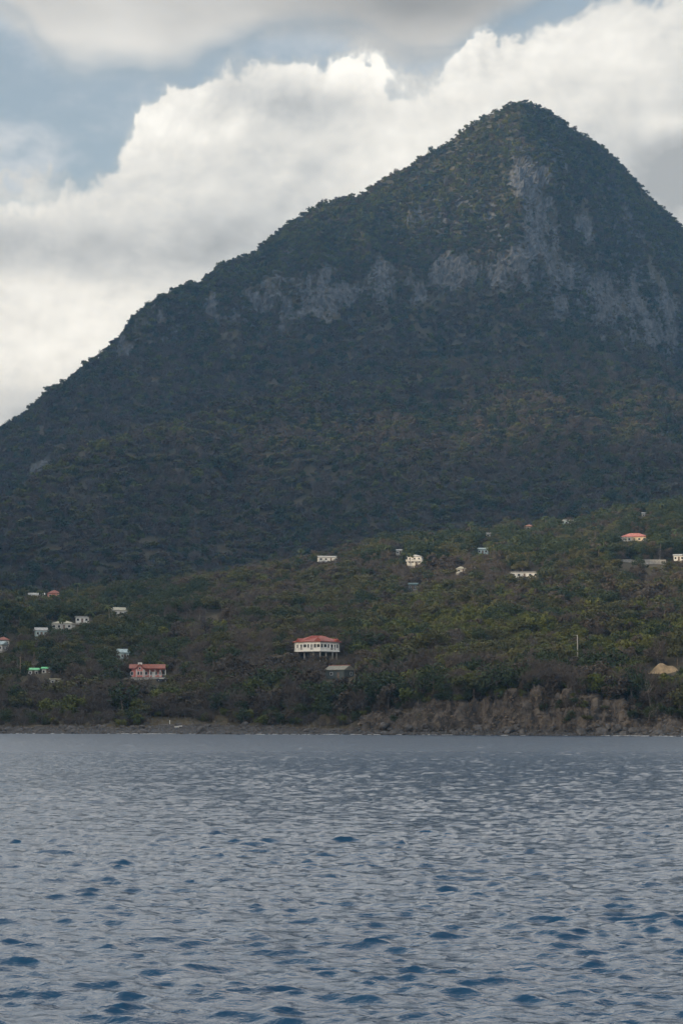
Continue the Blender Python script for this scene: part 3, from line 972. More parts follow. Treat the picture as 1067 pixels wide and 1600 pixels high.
for x in (-4, 4, 12, 20, 28):
    B().box(-0.11, 0.11, -0.11, 0.11, 0.351, wh - 0.352).build('veranda_post', M['trim'], ph, (x * k, -2.1, 0))
B().box(-4 * k, 28 * k, -2.15, -2.05, 1.15, 1.25).build('railing', M['trim'], ph)
BOX.append((198, 1031, 264, 1058, p[1] - 2))

# ---------------------------------------------------------------- parked car below the pink house
p = pick(253, 1064)
k = p[1] / F
M['car'] = paint('car_paint', (0.025, 0.030, 0.045), 0.1, 2.0, 0.25, 0.5, dirt_amt=0.2)
M['tyre'] = paint('tyre', (0.02, 0.02, 0.02), 0.2)
M['lamp'] = paint('lamp_glass', (0.55, 0.55, 0.52), 0.1, 3.0, 0.2, 0.5, dirt_amt=0.1)
car = tag(empty('parked_car', (p[0], p[1], p[2]), rad(12)), 'dark parked car below the right end of the pink house', 'car')
prof = [(-2.1, 0.35), (2.05, 0.35), (2.1, 0.75), (1.95, 0.95), (1.0, 1.05), (0.45, 1.5), (-1.0, 1.55), (-1.75, 1.1), (-2.1, 1.0)]
vs = [(x, -0.85, z) for x, z in prof] + [(x, 0.85, z) for x, z in prof]
n = len(prof)
B().poly(vs, [tuple(range(n)), tuple(range(2 * n - 1, n - 1, -1))] + [(i, n + i, n + (i + 1) % n, (i + 1) % n) for i in range(n)]).build('body', M['car'], car)
B().poly([(0.92, -0.87, 1.06), (0.45, -0.87, 1.44), (-0.9, -0.87, 1.48), (-1.45, -0.87, 1.1), (0.92, -0.852, 1.06), (0.45, -0.852, 1.44), (-0.9, -0.852, 1.48), (-1.45, -0.852, 1.1)],
         [(0, 1, 2, 3), (7, 6, 5, 4), (0, 4, 5, 1), (1, 5, 6, 2), (2, 6, 7, 3), (3, 7, 4, 0)]).build('side_window', M['lamp'], car)
for x in (-1.3, 1.3):
    for y in (-0.8, 0.8):
        w = B().tube([(0, -0.1, 0), (0, 0.1, 0)], [0.33, 0.33], 14).build('wheel', M['tyre'], car, (x, y, 0.33))
        B().tube([(0, -0.12, 0), (0, 0.12, 0)], [0.19, 0.19], 10).build('rim', M['pole'], w)
for y in (-0.6, 0.6):
    B().box(2.02, 2.13, y - 0.16, y + 0.16, 0.66, 0.82).build('headlight', M['lamp'], car)
BOX.append((244, 1054, 263, 1062, p[1]))

# ---------------------------------------------------------------- the houses of the village
house('cottage', 'pale blue gabled cottage in the trees just uphill of the pink house', 192, 1013, 24, 6.0, 2.8, 1.6, 28, 'gable', M['bluewall'], M['blue_roof'], 3, vis=0.75)
house('cottage', 'low hut with a bright green roof, larger of the green pair', 53, 1044, 18, 4.0, 2.3, 0.8, 5, 'gable', M['palewall'], M['green_roof'], 3, vis=0.45, cat='hut')
house('cottage', 'tiny hut with a bright green roof, smaller of the green pair', 73, 1043, 10, 2.6, 2.3, 0.7, -6, 'gable', M['palewall'], M['green_roof'], 2, vis=0.45, cat='hut')
house('house', 'house with a blue-grey roof cut off by the left edge of the picture', 0, 1003, 24, 7.0, 2.9, 1.5, -12, 'gable', M['palewall'], M['blue_roof'], 3, vis=0.6)
house('house', 'house with a dull red roof at the left picture edge, behind the blue-grey one', 6, 995, 22, 6.0, 2.9, 1.4, 8, 'hip', M['palewall'], M['rust_roof'], 3, vis=0.35)
house('house', 'house with a weathered grey roof half sunk in trees at far left', 64, 982, 24, 6.5, 2.8, 1.4, 14, 'gable', M['bluewall'], M['grey_roof'], 3, vis=0.6)
house('long_house', 'long low house whose cream roof curves over the treetops', 99, 970, 36, 7.0, 2.7, 1.5, -6, 'hip', M['palewall'], M['cream_roof'], 4, vis=0.4)
house('house', 'white box-shaped house right behind the cream roofed long house', 129, 964, 24, 6.0, 2.9, 0.4, 8, 'flat', M['white'], M['pale_roof'], 3, vis=0.6)
house('house', 'house with cream roof and white gable, alone above the dark trees', 184, 949, 33, 7.0, 2.8, 1.8, 32, 'gable', M['white'], M['cream_roof'], 3, vis=0.6)
house('house', 'low house with a pale grey roof left of the coral house', 57, 924, 28, 7.0, 2.8, 1.3, 10, 'gable', M['palewall'], M['pale_roof'], 3, vis=0.6)
house('house', 'coral house with a red hipped roof on the left ridge', 85, 921, 25, 7.0, 2.9, 2.0, 12, 'hip', M['coral'], M['rust_roof'], 3, vis=0.9)
house('long_house', 'long white house with a pale roof on the middle of the ridge', 513, 869, 34, 7.0, 2.7, 0.9, 5, 'gable', M['white'], M['pale_roof'], 4, vis=0.75)
t_, w_ = house('villa', 'two storey white villa with terraced balconies below the ridge', 649, 866, 26, 7.0, 5.2, 1.2, -10, 'hip', M['white'], M['pale_roof'], 4, vis=0.9)
B().box(-w_ / 2 - 0.9, w_ / 2 + 0.5, -5.0, -3.501, 2.5, 2.72).build('balcony', M['trim'], t_)
B().box(-w_ / 2 - 0.9, w_ / 2 + 0.5, -5.0, -4.9, 2.721, 3.5).build('parapet', M['palewall'], t_)
for i in range(3):
    B().box(-0.12, 0.12, -0.12, 0.12, -1.5, 2.499).build('pillar', M['trim'], t_, (-w_ / 2 + w_ * i / 2, -4.8, 0))
for i in range(3):
    window(t_, -w_ / 2 + w_ * (i + 0.5) / 3, -3.5, 3.3, 1.0, 1.2, 0)
house('house', 'pale blue house with a pale roof below the right-hand ridge trees', 754, 856, 19, 6.0, 2.9, 0.9, -8, 'gable', M['bluewall'], M['blue_roof'], 3, vis=0.9)
house('pavilion', 'small pavilion with a pointed tan roof below the ridge', 719, 885, 15, 4.4, 2.2, 1.3, 0, 'hip', M['palewall'], M['cream_roof'], 2, vis=0.5, cat='pavilion')
house('long_house', 'long white flat-roofed house in the middle of the slope', 817, 892, 46, 6.5, 2.7, 0.4, -4, 'flat', M['white'], M['pale_roof'], 5, vis=0.8)
t_, w_ = house('villa', 'cream villa with a rose hipped roof and open veranda at right', 990, 833, 44, 9.0, 3.0, 2.4, -10, 'hip', M['cream'], M['rose_roof'], 5, vis=0.95, ov=0.8)
for i in range(4):
    B().box(-0.15, 0.15, -0.15, 0.15, -1.5, 2.998).build('veranda_post', M['trim'], t_, (-w_ / 2 - 0.45 + i * 1.9, -5.1, 0))
B().box(-w_ / 2 - 0.7, -w_ / 2 + 5.6, -5.25, -5.0, 0.75, 0.95).build('railing', M['trim'], t_)
house('house', 'long grey-white house with a dull roof against the mountain foot', 888, 806, 25, 6.5, 2.9, 0.8, 6, 'gable', M['bluewall'], M['grey_roof'], 4, vis=0.8)
house('cottage', 'cottage with an orange roof among palms on the right ridge', 824, 816, 14, 5.0, 2.6, 1.3, 10, 'hip', M['cream'], M['orange_roof'], 2, vis=0.75)
house('house', 'house showing only its white roof, highest on the ridge', 926, 795, 18, 6.0, 2.7, 1.2, 8, 'hip', M['white'], M['pale_roof'], 3, vis=0.4)
house('house', 'small white house cut off by the right picture edge', 1060, 867, 20, 6.0, 2.7, 0.9, -10, 'gable', M['white'], M['pale_roof'], 3, vis=0.7)
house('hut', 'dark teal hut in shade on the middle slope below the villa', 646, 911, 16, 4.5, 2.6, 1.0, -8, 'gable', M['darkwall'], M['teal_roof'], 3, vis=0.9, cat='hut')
house('cottage', 'tiny pale cottage among trees left of the two storey villa', 623, 859, 10, 4.0, 2.4, 0.8, 0, 'gable', M['palewall'], M['pale_roof'], 2, vis=0.6)
house('cottage', 'small grey-roofed cottage under the ridge palms, left of the orange roof', 764, 833, 13, 4.6, 2.4, 0.9, 6, 'gable', M['palewall'], M['grey_roof'], 2, vis=0.45)
house('cottage', 'tiny white cottage uphill of the cream villa', 1006, 801, 8, 3.6, 2.4, 0.8, 0, 'gable', M['white'], M['pale_roof'], 2, vis=0.6)
house('cottage', 'tiny cream cottage at the foot of the far left trees, beside the green huts', 87, 1060, 12, 4.0, 1.6, 0.6, 0, 'flat', M['palewall'], M['cream_roof'], 2, vis=0.35)

# ---------------------------------------------------------------- poles
def utility_pole(px, pybase, pytop, label, mat, arm=True):
    p = pick(px, pybase)
    hgt = (pybase - pytop) * p[1] / F
    t = tag(empty('utility_pole', (p[0], p[1], p[2])), label, 'pole')
    B().tube([(0, 0, -1.0), (0, 0, hgt * 0.5), (0, 0, hgt)], [0.20, 0.17, 0.13], 8).build('post', mat, t, smooth=True)
    if arm:
        B().tube([(0, -0.02, hgt - 0.25), (-0.7, -0.02, hgt - 0.05), (-1.15, -0.02, hgt - 0.05)], [0.06, 0.06, 0.05], 6).build('arm', mat, t)
        B().box(-1.5, -1.1, -0.14, 0.1, hgt - 0.16, hgt - 0.04).build('lamp_head', M['pole'], t)
    else:
        B().box(-0.7, 0.7, -0.25, -0.13, hgt - 0.55, hgt - 0.42).build('crossarm', M['timber'], t)
    BOX.append((px - 3, pytop - 2, px + 3, pytop + (pybase - pytop) * 0.85, p[1]))


utility_pole(902, 1030, 992, 'tall pale grey pole with a short lamp arm above the earth cliff', M['pole'])
utility_pole(32, 1066, 1026, 'thin brown pole in the trees left of the green huts', M['timber'], False)
utility_pole(54, 1036, 1018, 'short brown pole uphill of the green huts', M['timber'], False)

# ---------------------------------------------------------------- mound of sandy soil
M['sand'] = paint('sandy_soil', (0.30, 0.225, 0.14), 0.25, 0.8, 0.95, 0.1)
p = pick(1038, 1049)
ny, nx = 26, 44
u = np.linspace(-1, 1, nx)[None, :] + np.zeros((ny, 1)); v = np.linspace(-1, 1, ny)[:, None] + np.zeros((1, nx))
xx = u * 5.6; yy = v * 3.6
zz = 2.6 * np.exp(-((u + 0.25) / 0.42) ** 2 - (v / 0.5) ** 2) + 1.7 * np.exp(-((u - 0.45) / 0.36) ** 2 - ((v - 0.1) / 0.45) ** 2)
zz = zz + 0.5 * (fbm2(xx / 1.2, yy / 1.2, 4, 3) - 0.5) * (1 - u ** 4) - 0.9 * np.maximum(np.abs(u), np.abs(v)) ** 3
me = mesh_np('dirt_mound', np.stack([xx, yy, zz], -1).reshape(-1, 3), grid_faces(ny, nx), True, [M['sand']])
tag(link('dirt_mound', me, None, (p[0], p[1], p[2])), 'bare mound of sandy brown soil on the bank top at right', 'dirt mound')
BOX.append((1012, 1038, 1063, 1050, p[1]))

# ---------------------------------------------------------------- dinghy and post on the beach
p = pick(280, 1137)
bo = tag(empty('dinghy', (p[0], p[1], p[2]), rad(-35)), 'small white dinghy pulled up on the grey beach', 'boat')
st_ = []
for i in range(9):
    f = i / 8; x = -1.5 + 3.0 * f
    wd = 0.62 * (1 - max(0, (f - 0.45) / 0.55) ** 2.2) + 0.02
    zb = 0.05 + 0.32 * max(0, f - 0.5) ** 2 * 4 * 0.6; zt = 0.62 + 0.22 * f * f
    st_.append([(x, -wd, zt), (x, -wd * 0.8, zb + 0.14), (x, 0, zb), (x, wd * 0.8, zb + 0.14), (x, wd, zt), (x, wd - 0.05, zt), (x, 0, zb + 0.10), (x, -wd + 0.05, zt)])
b = B()
vs = [q for r_ in st_ for q in r_]
fs = [(i * 8 + k, i * 8 + (k + 1) % 8, (i + 1) * 8 + (k + 1) % 8, (i + 1) * 8 + k) for i in range(8) for k in range(8)]
fs += [tuple(range(7, -1, -1)), tuple(range(64, 72))]
b.poly(vs, fs).build('hull', M['white'], bo)
for x in (-0.7, 0.3):
    B().box(x - 0.13, x + 0.13, -0.50, 0.50, 0.48, 0.53).build('thwart', M['timber'], bo)
B().box(-1.62, -1.45, -0.16, 0.16, 0.25, 0.85).build('outboard_motor', M['tyre'], bo)
BOX.append((272, 1126, 288, 1140, p[1]))
p = pick(266, 1133)
po = tag(empty('marker_post', (p[0], p[1], p[2])), 'short white post standing on the beach beside the dinghy', 'post')
B().tube([(0, 0, -0.4), (0, 0, 1.5)], [0.15, 0.13], 8).build('shaft', M['white'], po)
B().tube([(0, 0, 1.501), (0, 0, 1.68)], [0.18, 0.10], 8).build('cap', M['white'], po)
BOX.append((260, 1122, 272, 1136, p[1]))


# ---------------------------------------------------------------- boulders along the shore
M['boulder'] = paint('boulder', (0.085, 0.080, 0.078), 0.45, 0.9, 0.75, 0.3, (0.17, 0.155, 0.14), 0.5)
M['pebble'] = paint('shingle', (0.15, 0.15, 0.155), 0.4, 1.2, 0.85, 0.2, (0.06, 0.06, 0.06), 0.4)


def rock_mesh(seed, sub=2):
    bm = bmesh.new()
    bmesh.ops.create_icosphere(bm, subdivisions=sub, radius=1.0)
    v = np.array([q.co[:] for q in bm.verts])
    r = np.random.default_rng(seed)
    n = ridged3(v[:, 0] * 0.9 + seed, v[:, 1] * 0.9, v[:, 2] * 0.9 + 4, 3, seed % 7)
    sc = np.array([1.0, r.uniform(0.65, 0.95), r.uniform(0.5, 0.8)])
    for _ in range(5):                       # broken faces
        d = r.normal(size=3); d /= np.linalg.norm(d)
        t = v @ d
        v = v - np.maximum(t - r.uniform(0.62, 0.85), 0)[:, None] * d
    v = v * (0.75 + 0.5 * n)[:, None] * sc
    for q, c in zip(bm.verts, v):
        q.co = c
    me = bpy.data.meshes.new('boulder')
    bm.to_mesh(me); bm.free()
    me.materials.append(M['boulder'])
    return me


rocks = [rock_mesh(k + 1) for k in range(7)]
ok = (hS > 1.02) & (hS < 2.12) & (hPX > -10) & (hPX < 1077) & (hZ > -0.15)
cells = np.argwhere(ok)
wgt = np.where(hPX[ok] < 240, 1.0, np.where(hPX[ok] < 560, 0.25, 1.2)) * (0.25 + fbm2(hX[ok] / 7, hY[ok] / 7, 2, 9) ** 2 * 2)
sel = RNG.choice(len(cells), 150, replace=False, p=wgt / wgt.sum())
sizes = np.sort(RNG.gamma(3.0, 0.24, 150))[::-1] + 0.28
bld = []
for n_, (ci, sz) in enumerate(zip(sel, sizes)):
    i, j = cells[ci]
    px = hPX[i, j]
    if 255 < px < 300:
        continue
    o = link('boulder', rocks[n_ % 7], None, (hX[i, j], hY[i, j], hZ[i, j] + sz * 0.18), RNG.uniform(0, 6.28))
    o.rotation_euler = (RNG.uniform(-0.4, 0.4), RNG.uniform(-0.4, 0.4), RNG.uniform(0, 6.28))
    o.scale = (sz, sz, sz)
    where = ('on the rocky shore at far left', 'on the shore below the pink house') [int(px > 130)] if px < 300 else \
        ('along the narrow beach below the stilt house' if px < 560 else 'at the foot of the bare earth cliff' if px < 930 else 'on the shore at far right')
    size = 'big' if sz > 1.3 else 'middling' if sz > 0.8 else 'small'
    tag(o, '%s dark boulder %s' % (size, where), 'boulder', 'boulders along the shore')
    bld.append((o, px, '%s dark boulder %s' % (size, where)))

M['bank_stone'] = paint('bank_stone', (0.14, 0.115, 0.092), 0.5, 0.8, 0.95, 0.1, (0.07, 0.058, 0.048), 0.5)
protoR = bpy.data.collections.new('stone_forms')
for k in range(4):
    mm = rock_mesh(30 + k, 1); mm.materials.clear(); mm.materials.append(M['bank_stone'] if k < 2 else M['boulder'])
    protoR.objects.link(bpy.data.objects.new('stone_%02d' % k, mm))

# ---------------------------------------------------------------- dirt track, retaining wall
M['track'] = paint('track_soil', (0.12, 0.108, 0.098), 0.3, 0.3, 0.95, 0.1)
tp = [pick(*q) for q in ((270, 992), (292, 981), (312, 970), (330, 961), (350, 952), (378, 946))]
tv = []
for i, q in enumerate(tp):
    d = tp[min(i + 1, 5)] - tp[max(i - 1, 0)]; d = d / np.hypot(d[0], d[1])
    for sgn in (-1, 1):
        x_, y_ = q[0] - sgn * d[1] * 1.3, q[1] + sgn * d[0] * 1.3
        tv += [(x_, y_, ground_z(x_, y_) + 0.25), (x_, y_, ground_z(x_, y_) - 0.8)]
tf = []
for i in range(5):
    a = i * 4
    tf += [(a, a + 2, a + 6, a + 4), (a, a + 4, a + 5, a + 1), (a + 2, a + 3, a + 7, a + 6), (a + 1, a + 5, a + 7, a + 3)]
tag(B().poly(tv, tf).build('dirt_track', M['track']), 'pale dirt track climbing the scrub above the pink house', 'track', kind='structure')
BOX.append((318, 952, 345, 966, float(tp[3][1])))
p = pick(1006, 884)
rw = tag(empty('retaining_wall', (p[0], p[1], p[2]), rad(3)), 'long low grey retaining wall on the slope below the cream villa', 'wall')
k = p[1] / F
B().box(-34 * k, 34 * k, -0.25, 0.25, -2.0, 2.0).build('wall_face', M['concrete'], rw)
B().box(-34 * k - 0.05, 34 * k + 0.05, -0.35, 0.35, 2.003, 2.18).build('coping', M['palewall'], rw)
BOX.append((974, 876, 990, 882, p[1])); BOX.append((1010, 876, 1038, 882, p[1]))

# ---------------------------------------------------------------- surf along the waterline
M['foam'] = paint('foam', (0.72, 0.74, 0.75), 0.1, 2.0, 0.6, 0.3, dirt_amt=0.0)
protoS = bpy.data.collections.new('surf_forms')
for k in range(3):
    mm = rock_mesh(60 + k, 2); mm.materials.clear(); mm.materials.append(M['foam'])
    protoS.objects.link(bpy.data.objects.new('surf_%02d' % k, mm))

# ================================================================ vegetation
def leaves(r, n, cen, rad3, size, flat=0.35, shell=0.6):
    """n rhombic leaf sprays spread through ellipsoid clumps"""
    k = r.integers(0, len(cen), n)
    d = r.normal(size=(n, 3)); d /= np.linalg.norm(d, axis=1, keepdims=True)
    rr = shell + (1 - shell) * r.random(n) ** 0.6
    rr = np.where(r.random(n) < 0.18, r.random(n), rr)
    P = cen[k] + d * rr[:, None] * rad3[k]
    nn = d + r.normal(size=(n, 3)) * 0.6 + np.array([0, 0, flat])
    nn /= np.linalg.norm(nn, axis=1, keepdims=True)
    t = np.cross(nn, r.normal(size=(n, 3))); t /= np.linalg.norm(t, axis=1, keepdims=True) + 1e-9
    b = np.cross(nn, t)
    L = size * r.uniform(0.6, 1.35, n)[:, None]; Wd = L * r.uniform(0.4, 0.75, n)[:, None]
    V = np.stack([P - t * L, P - b * Wd + t * L * 0.2, P + t * L, P + b * Wd + t * L * 0.1], 1).reshape(-1, 3)
    return V, np.arange(4 * n).reshape(n, 4)


def tube_np(path, rads, sides=4):
    b = B().tube(path, rads, sides, False)
    return np.array([tuple(v) for v in b.v]), np.array(b.f)


def join(parts):
    V, Fc, o = [], [], 0
    for v, f in parts:
        V.append(v); Fc.append(f + o); o += len(v)
    return np.concatenate(V), np.concatenate(Fc)


def limbs(r, H, cen, r0, lean=0.0, trunk_to=0.45, sides=4):
    top = np.array([lean, lean * 0.5, H * trunk_to])
    mid = top * 0.5 + np.array([r.uniform(-0.2, 0.2), r.uniform(-0.2, 0.2), 0])
    out = [tube_np([(0, 0, -0.6), tuple(mid), tuple(top)], [r0 * 1.25, r0, r0 * 0.8], 6)]
    for c in cen:
        f = r.uniform(0.55, 1.0)
        a = mid * (1 - f) + top * f
        m_ = (a + c) / 2 + r.normal(size=3) * 0.25 + np.array([0, 0, -0.25])
        out.append(tube_np([tuple(a), tuple(m_), tuple(c)], [r0 * 0.5, r0 * 0.34, r0 * 0.14], sides))
    return out


def make_tree(kind, seed, n, size):
    """returns crown (V,F) and trunk (V,F) of a tree standing at the origin"""
    r = np.random.default_rng(seed)
    if kind == 'dark':
        H = r.uniform(7.0, 9.0); R = r.uniform(3.2, 4.2); nc = 16; zl, zh = 0.20, 0.86; cr = 0.38
    elif kind == 'olive':
        H = r.uniform(5.2, 7.0); R = r.uniform(3.8, 4.9); nc = 16; zl, zh = 0.42, 0.88; cr = 0.30
    elif kind == 'yellow':
        H = r.uniform(4.6, 6.4); R = r.uniform(3.0, 4.0); nc = 13; zl, zh = 0.22, 0.85; cr = 0.36
    elif kind == 'dry':
        H = r.uniform(5.0, 7.0); R = r.uniform(3.0, 4.0); nc = 16; zl, zh = 0.18, 0.9; cr = 0.32
    else:
        H = r.uniform(5.5, 8.0); R = r.uniform(2.6, 3.6); nc = 18; zl, zh = 0.25, 0.95; cr = 0.30
    a = r.uniform(0, 6.28, nc)
    q = np.sqrt(r.random(nc)) * 0.80
    zc = zl + (zh - zl) * r.random(nc) * np.sqrt(1 - (q * 0.9) ** 2)
    cen = np.stack([np.cos(a) * q * R, np.sin(a) * q * R, zc * H], -1)
    rad3 = np.stack([np.full(nc, R * cr), np.full(nc, R * cr), np.full(nc, R * cr * (0.55 if kind == 'olive' else 0.8))], -1) * r.uniform(0.75, 1.3, (nc, 1))
    if kind == 'bare':
        r0 = R * 0.045
        tr = limbs(r, H, cen, r0, r.uniform(-0.6, 0.6), 0.4, 3)
        # fine upward twigs
        k = r.integers(0, nc, n)
        base = cen[k] * r.uniform(0.72, 1.0, (n, 1)) + r.normal(size=(n, 3)) * R * 0.14
        d = r.normal(size=(n, 3)) * 0.75 + (cen[k] - np.array([0, 0, H * 0.3])) / R * 0.6 + np.array([0, 0, 0.75])
        d /= np.linalg.norm(d, axis=1, keepdims=True)
        L = size * r.uniform(1.1, 2.6, (n, 1))
        s_ = np.cross(d, r.normal(size=(n, 3))); s_ /= np.linalg.norm(s_, axis=1, keepdims=True) + 1e-9
        wd = size * 0.13
        V = np.stack([base - s_ * wd, base + s_ * wd, base + d * L + s_ * wd * 0.4, base + d * L - s_ * wd * 0.4], 1).reshape(-1, 3)
        return (V, np.arange(4 * n).reshape(n, 4)), join(tr)
    crown = leaves(r, n, cen, rad3, size, 0.5 if kind == 'olive' else 0.3)
    return crown, join(limbs(r, H, cen[: 8], R * 0.045, r.uniform(-0.5, 0.5), 0.42))


KINDS = ['dark', 'olive', 'yellow', 'dry', 'bare']
CM = {'dark': M['leaf_dark'], 'olive': M['leaf_olive'], 'yellow': M['leaf_yellow'], 'dry': M['leaf_dry'], 'bare': M['twig']}
TM = {'dark': M['bark'], 'olive': M['bark'], 'yellow': M['bark'], 'dry': M['pale_bark'], 'bare': M['pale_bark']}
NV = 4
near = {}         # kind -> list of (crown mesh, trunk mesh)
protoN = bpy.data.collections.new('tree_forms_near')
protoF = bpy.data.collections.new('tree_forms_far')
for ki, kd in enumerate(KINDS):
    near[kd] = []
    for v in range(NV):
        (cv, cf), (tv, tf) = make_tree(kd, 100 * ki + v, 760 if kd != 'bare' else 620, 0.34 if kd != 'bare' else 0.42)
        near[kd].append((mesh_np('crown', cv, cf, False, [CM[kd]]), mesh_np('trunk', tv, tf, True, [TM[kd]])))
        V_, F_ = join([(cv, cf), (tv, tf)])
        o = bpy.data.objects.new('form_n_%02d' % (ki * NV + v), mesh_np('form', V_, F_, False, [CM[kd], TM[kd]], np.r_[np.zeros(len(cf)), np.ones(len(tf))]))
        protoN.objects.link(o)
        (cv, cf), (tv, tf) = make_tree(kd, 1000 + 100 * ki + v, 300 if kd != 'bare' else 300, 0.60 if kd != 'bare' else 0.75)
        V_, F_ = join([(cv, cf), (tv, tf)])
        o = bpy.data.objects.new('form_f_%02d' % (ki * NV + v), mesh_np('form', V_, F_, False, [CM[kd], TM[kd]], np.r_[np.zeros(len(cf)), np.ones(len(tf))]))
        protoF.objects.link(o)


def scatter_group(name, coll):
    ng = bpy.data.node_groups.new(name, 'GeometryNodeTree')
    ng.interface.new_socket('Geometry', in_out='INPUT', socket_type='NodeSocketGeometry')
    ng.interface.new_socket('Geometry', in_out='OUTPUT', socket_type='NodeSocketGeometry')
    N = ng.nodes.new; Lk = ng.links.new
    gi = N('NodeGroupInput'); go = N('NodeGroupOutput')
    mp = N('GeometryNodeMeshToPoints')
    ci = N('GeometryNodeCollectionInfo'); ci.inputs['Collection'].default_value = coll
    ci.inputs['Separate Children'].default_value = True; ci.inputs['Reset Children'].default_value = True
    ip = N('GeometryNodeInstanceOnPoints'); ip.inputs['Pick Instance'].default_value = True
    ak = N('GeometryNodeInputNamedAttribute'); ak.data_type = 'INT'; ak.inputs['Name'].default_value = 'form'
    ar = N('GeometryNodeInputNamedAttribute'); ar.data_type = 'FLOAT_VECTOR'; ar.inputs['Name'].default_value = 'turn'
    asz = N('GeometryNodeInputNamedAttribute'); asz.data_type = 'FLOAT_VECTOR'; asz.inputs['Name'].default_value = 'size'
    Lk(gi.outputs[0], mp.inputs['Mesh']); Lk(mp.outputs[0], ip.inputs['Points'])
    Lk(ci.outputs[0], ip.inputs['Instance'])
    Lk(ak.outputs[0], ip.inputs['Instance Index'])
    Lk(ar.outputs[0], ip.inputs['Rotation']); Lk(asz.outputs[0], ip.inputs['Scale'])
    Lk(ip.outputs[0], go.inputs[0])
    return ng


def scatter(name, P, form, size, coll, label, cat, turn=None):
    me = bpy.data.meshes.new(name)
    me.vertices.add(len(P)); me.vertices.foreach_set('co', np.asarray(P, np.float32).ravel())
    a = me.attributes.new('form', 'INT', 'POINT'); a.data.foreach_set('value', np.asarray(form, np.int32))
    rot = np.zeros((len(P), 3), np.float32); rot[:, 2] = RNG.uniform(0, 6.28, len(P)); rot[:, :2] = RNG.normal(0, 0.06, (len(P), 2))
    if turn is not None:
        rot[:] = 0; rot[:, 2] = RNG.normal(0, turn, len(P))
    a = me.attributes.new('turn', 'FLOAT_VECTOR', 'POINT'); a.data.foreach_set('vector', rot.ravel())
    a = me.attributes.new('size', 'FLOAT_VECTOR', 'POINT'); a.data.foreach_set('vector', np.asarray(size, np.float32).ravel())
    o = link(name, me)
    md = o.modifiers.new('scatter', 'NODES'); md.node_group = scatter_group(name + '_nodes', coll)
    return tag(o, label, cat, kind='stuff')


def sample(X, Y, Z, dens, n):
    """n random points on a grid surface, dens per cell (already area weighted)"""
    c = np.cumsum(dens.ravel()); c /= c[-1]
    k = np.searchsorted(c, RNG.random(n))
    i, j = np.unravel_index(k, dens.shape)
    u, v = RNG.random(n), RNG.random(n)

    def bl(A):
        return (A[i, j] * (1 - u) + A[i, j + 1] * u) * (1 - v) + (A[i + 1, j] * (1 - u) + A[i + 1, j + 1] * u) * v
    return bl, i, j


def cell_area(X, Y, Z):
    P = np.stack([X, Y, Z], -1)
    a = P[1:, :-1] - P[:-1, :-1]; b = P[:-1, 1:] - P[:-1, :-1]
    return np.linalg.norm(np.cross(a, b), axis=-1)


def thin(x, y, rmin):
    """drop points closer than rmin[i] to an earlier one (hash grid)"""
    g_ = {}; keep = np.zeros(len(x), bool); cs = 6.0
    for i in range(len(x)):
        cx, cy = int(x[i] // cs), int(y[i] // cs); ok_ = True
        for a in (-1, 0, 1):
            for b in (-1, 0, 1):
                for (xx, yy, rr) in g_.get((cx + a, cy + b), ()):
                    if (xx - x[i]) ** 2 + (yy - y[i]) ** 2 < rmin[i] * rr:
                        ok_ = False; break
                if not ok_: break
            if not ok_: break
        if ok_:
            keep[i] = True
            g_.setdefault((cx, cy), []).append((x[i], y[i], rmin[i]))
    return keep


area = cell_area(hX, hY, hZ)
S_ = hS[:-1, :-1]; PXc = hPX[:-1, :-1]
dens = area * ((S_ > 1.05) & (S_ < 2.95) & (PXc > -40) & (PXc < 1110)) * np.where(S_ < 2.1, 2.2, 0.15 + 0.35 * sstep(PXc, 520, 600)) * (hZ[:-1, :-1] > -0.2)
bl, ii, jj = sample(hX, hY, hZ, dens, 5200)
q = bl(hS)
frm = np.where(q < 2.1, RNG.integers(2, 4, len(q)), RNG.integers(0, 2, len(q)))
ssz = (0.10 + RNG.gamma(2.0, 0.11, len(q)))[:, None] * RNG.uniform(0.7, 1.3, (len(q), 3))
scatter('shore_stones', np.stack([bl(hX), bl(hY), bl(hZ)], -1), frm, ssz, protoR, 'loose stones strewn over the shore and the earth bank', 'stones')

fo_n = 190
fpx_ = np.concatenate([RNG.normal(232, 22, 50), RNG.uniform(380, 700, 60), RNG.normal(1010, 35, 50), RNG.uniform(0, 1067, 30)])
fsh = np.interp(fpx_, pxc, shore) - 1.0 - RNG.gamma(1.6, 0.9, fo_n)
fsz_ = np.stack([RNG.gamma(2.0, 0.22, fo_n) + 0.2, RNG.gamma(2.0, 0.12, fo_n) + 0.1, np.full(fo_n, 0.10)], -1)
scatter('surf', np.stack([np.interp(fpx_, pxc, aa) * fsh, fsh, np.full(fo_n, 0.10)], -1), RNG.integers(0, 3, fo_n), fsz_, protoS, 'thin broken line of white surf along the shore', 'surf', turn=0.25)

BX = np.array(BOX)


def blocks(x, y, z, hgt, wid, soft=4.0):
    """True for trees that would stand before a house, pole or boat the photo shows clear"""
    px, py = project(x, y, z); k = F / y
    bad = np.zeros(len(x), bool)
    for b in BX:
        hit = (px + wid * k > b[0] + soft) & (px - wid * k < b[2] - soft) & (py - hgt * k < b[3] - 1) & (py > b[1])
        bad |= hit & (y < b[4] + 5)
        near_ = (np.abs(y - b[4] - 2) < 6) & (px > b[0] - 3) & (px < b[2] + 3)
        bad |= near_ & (hgt > 1)
    return bad


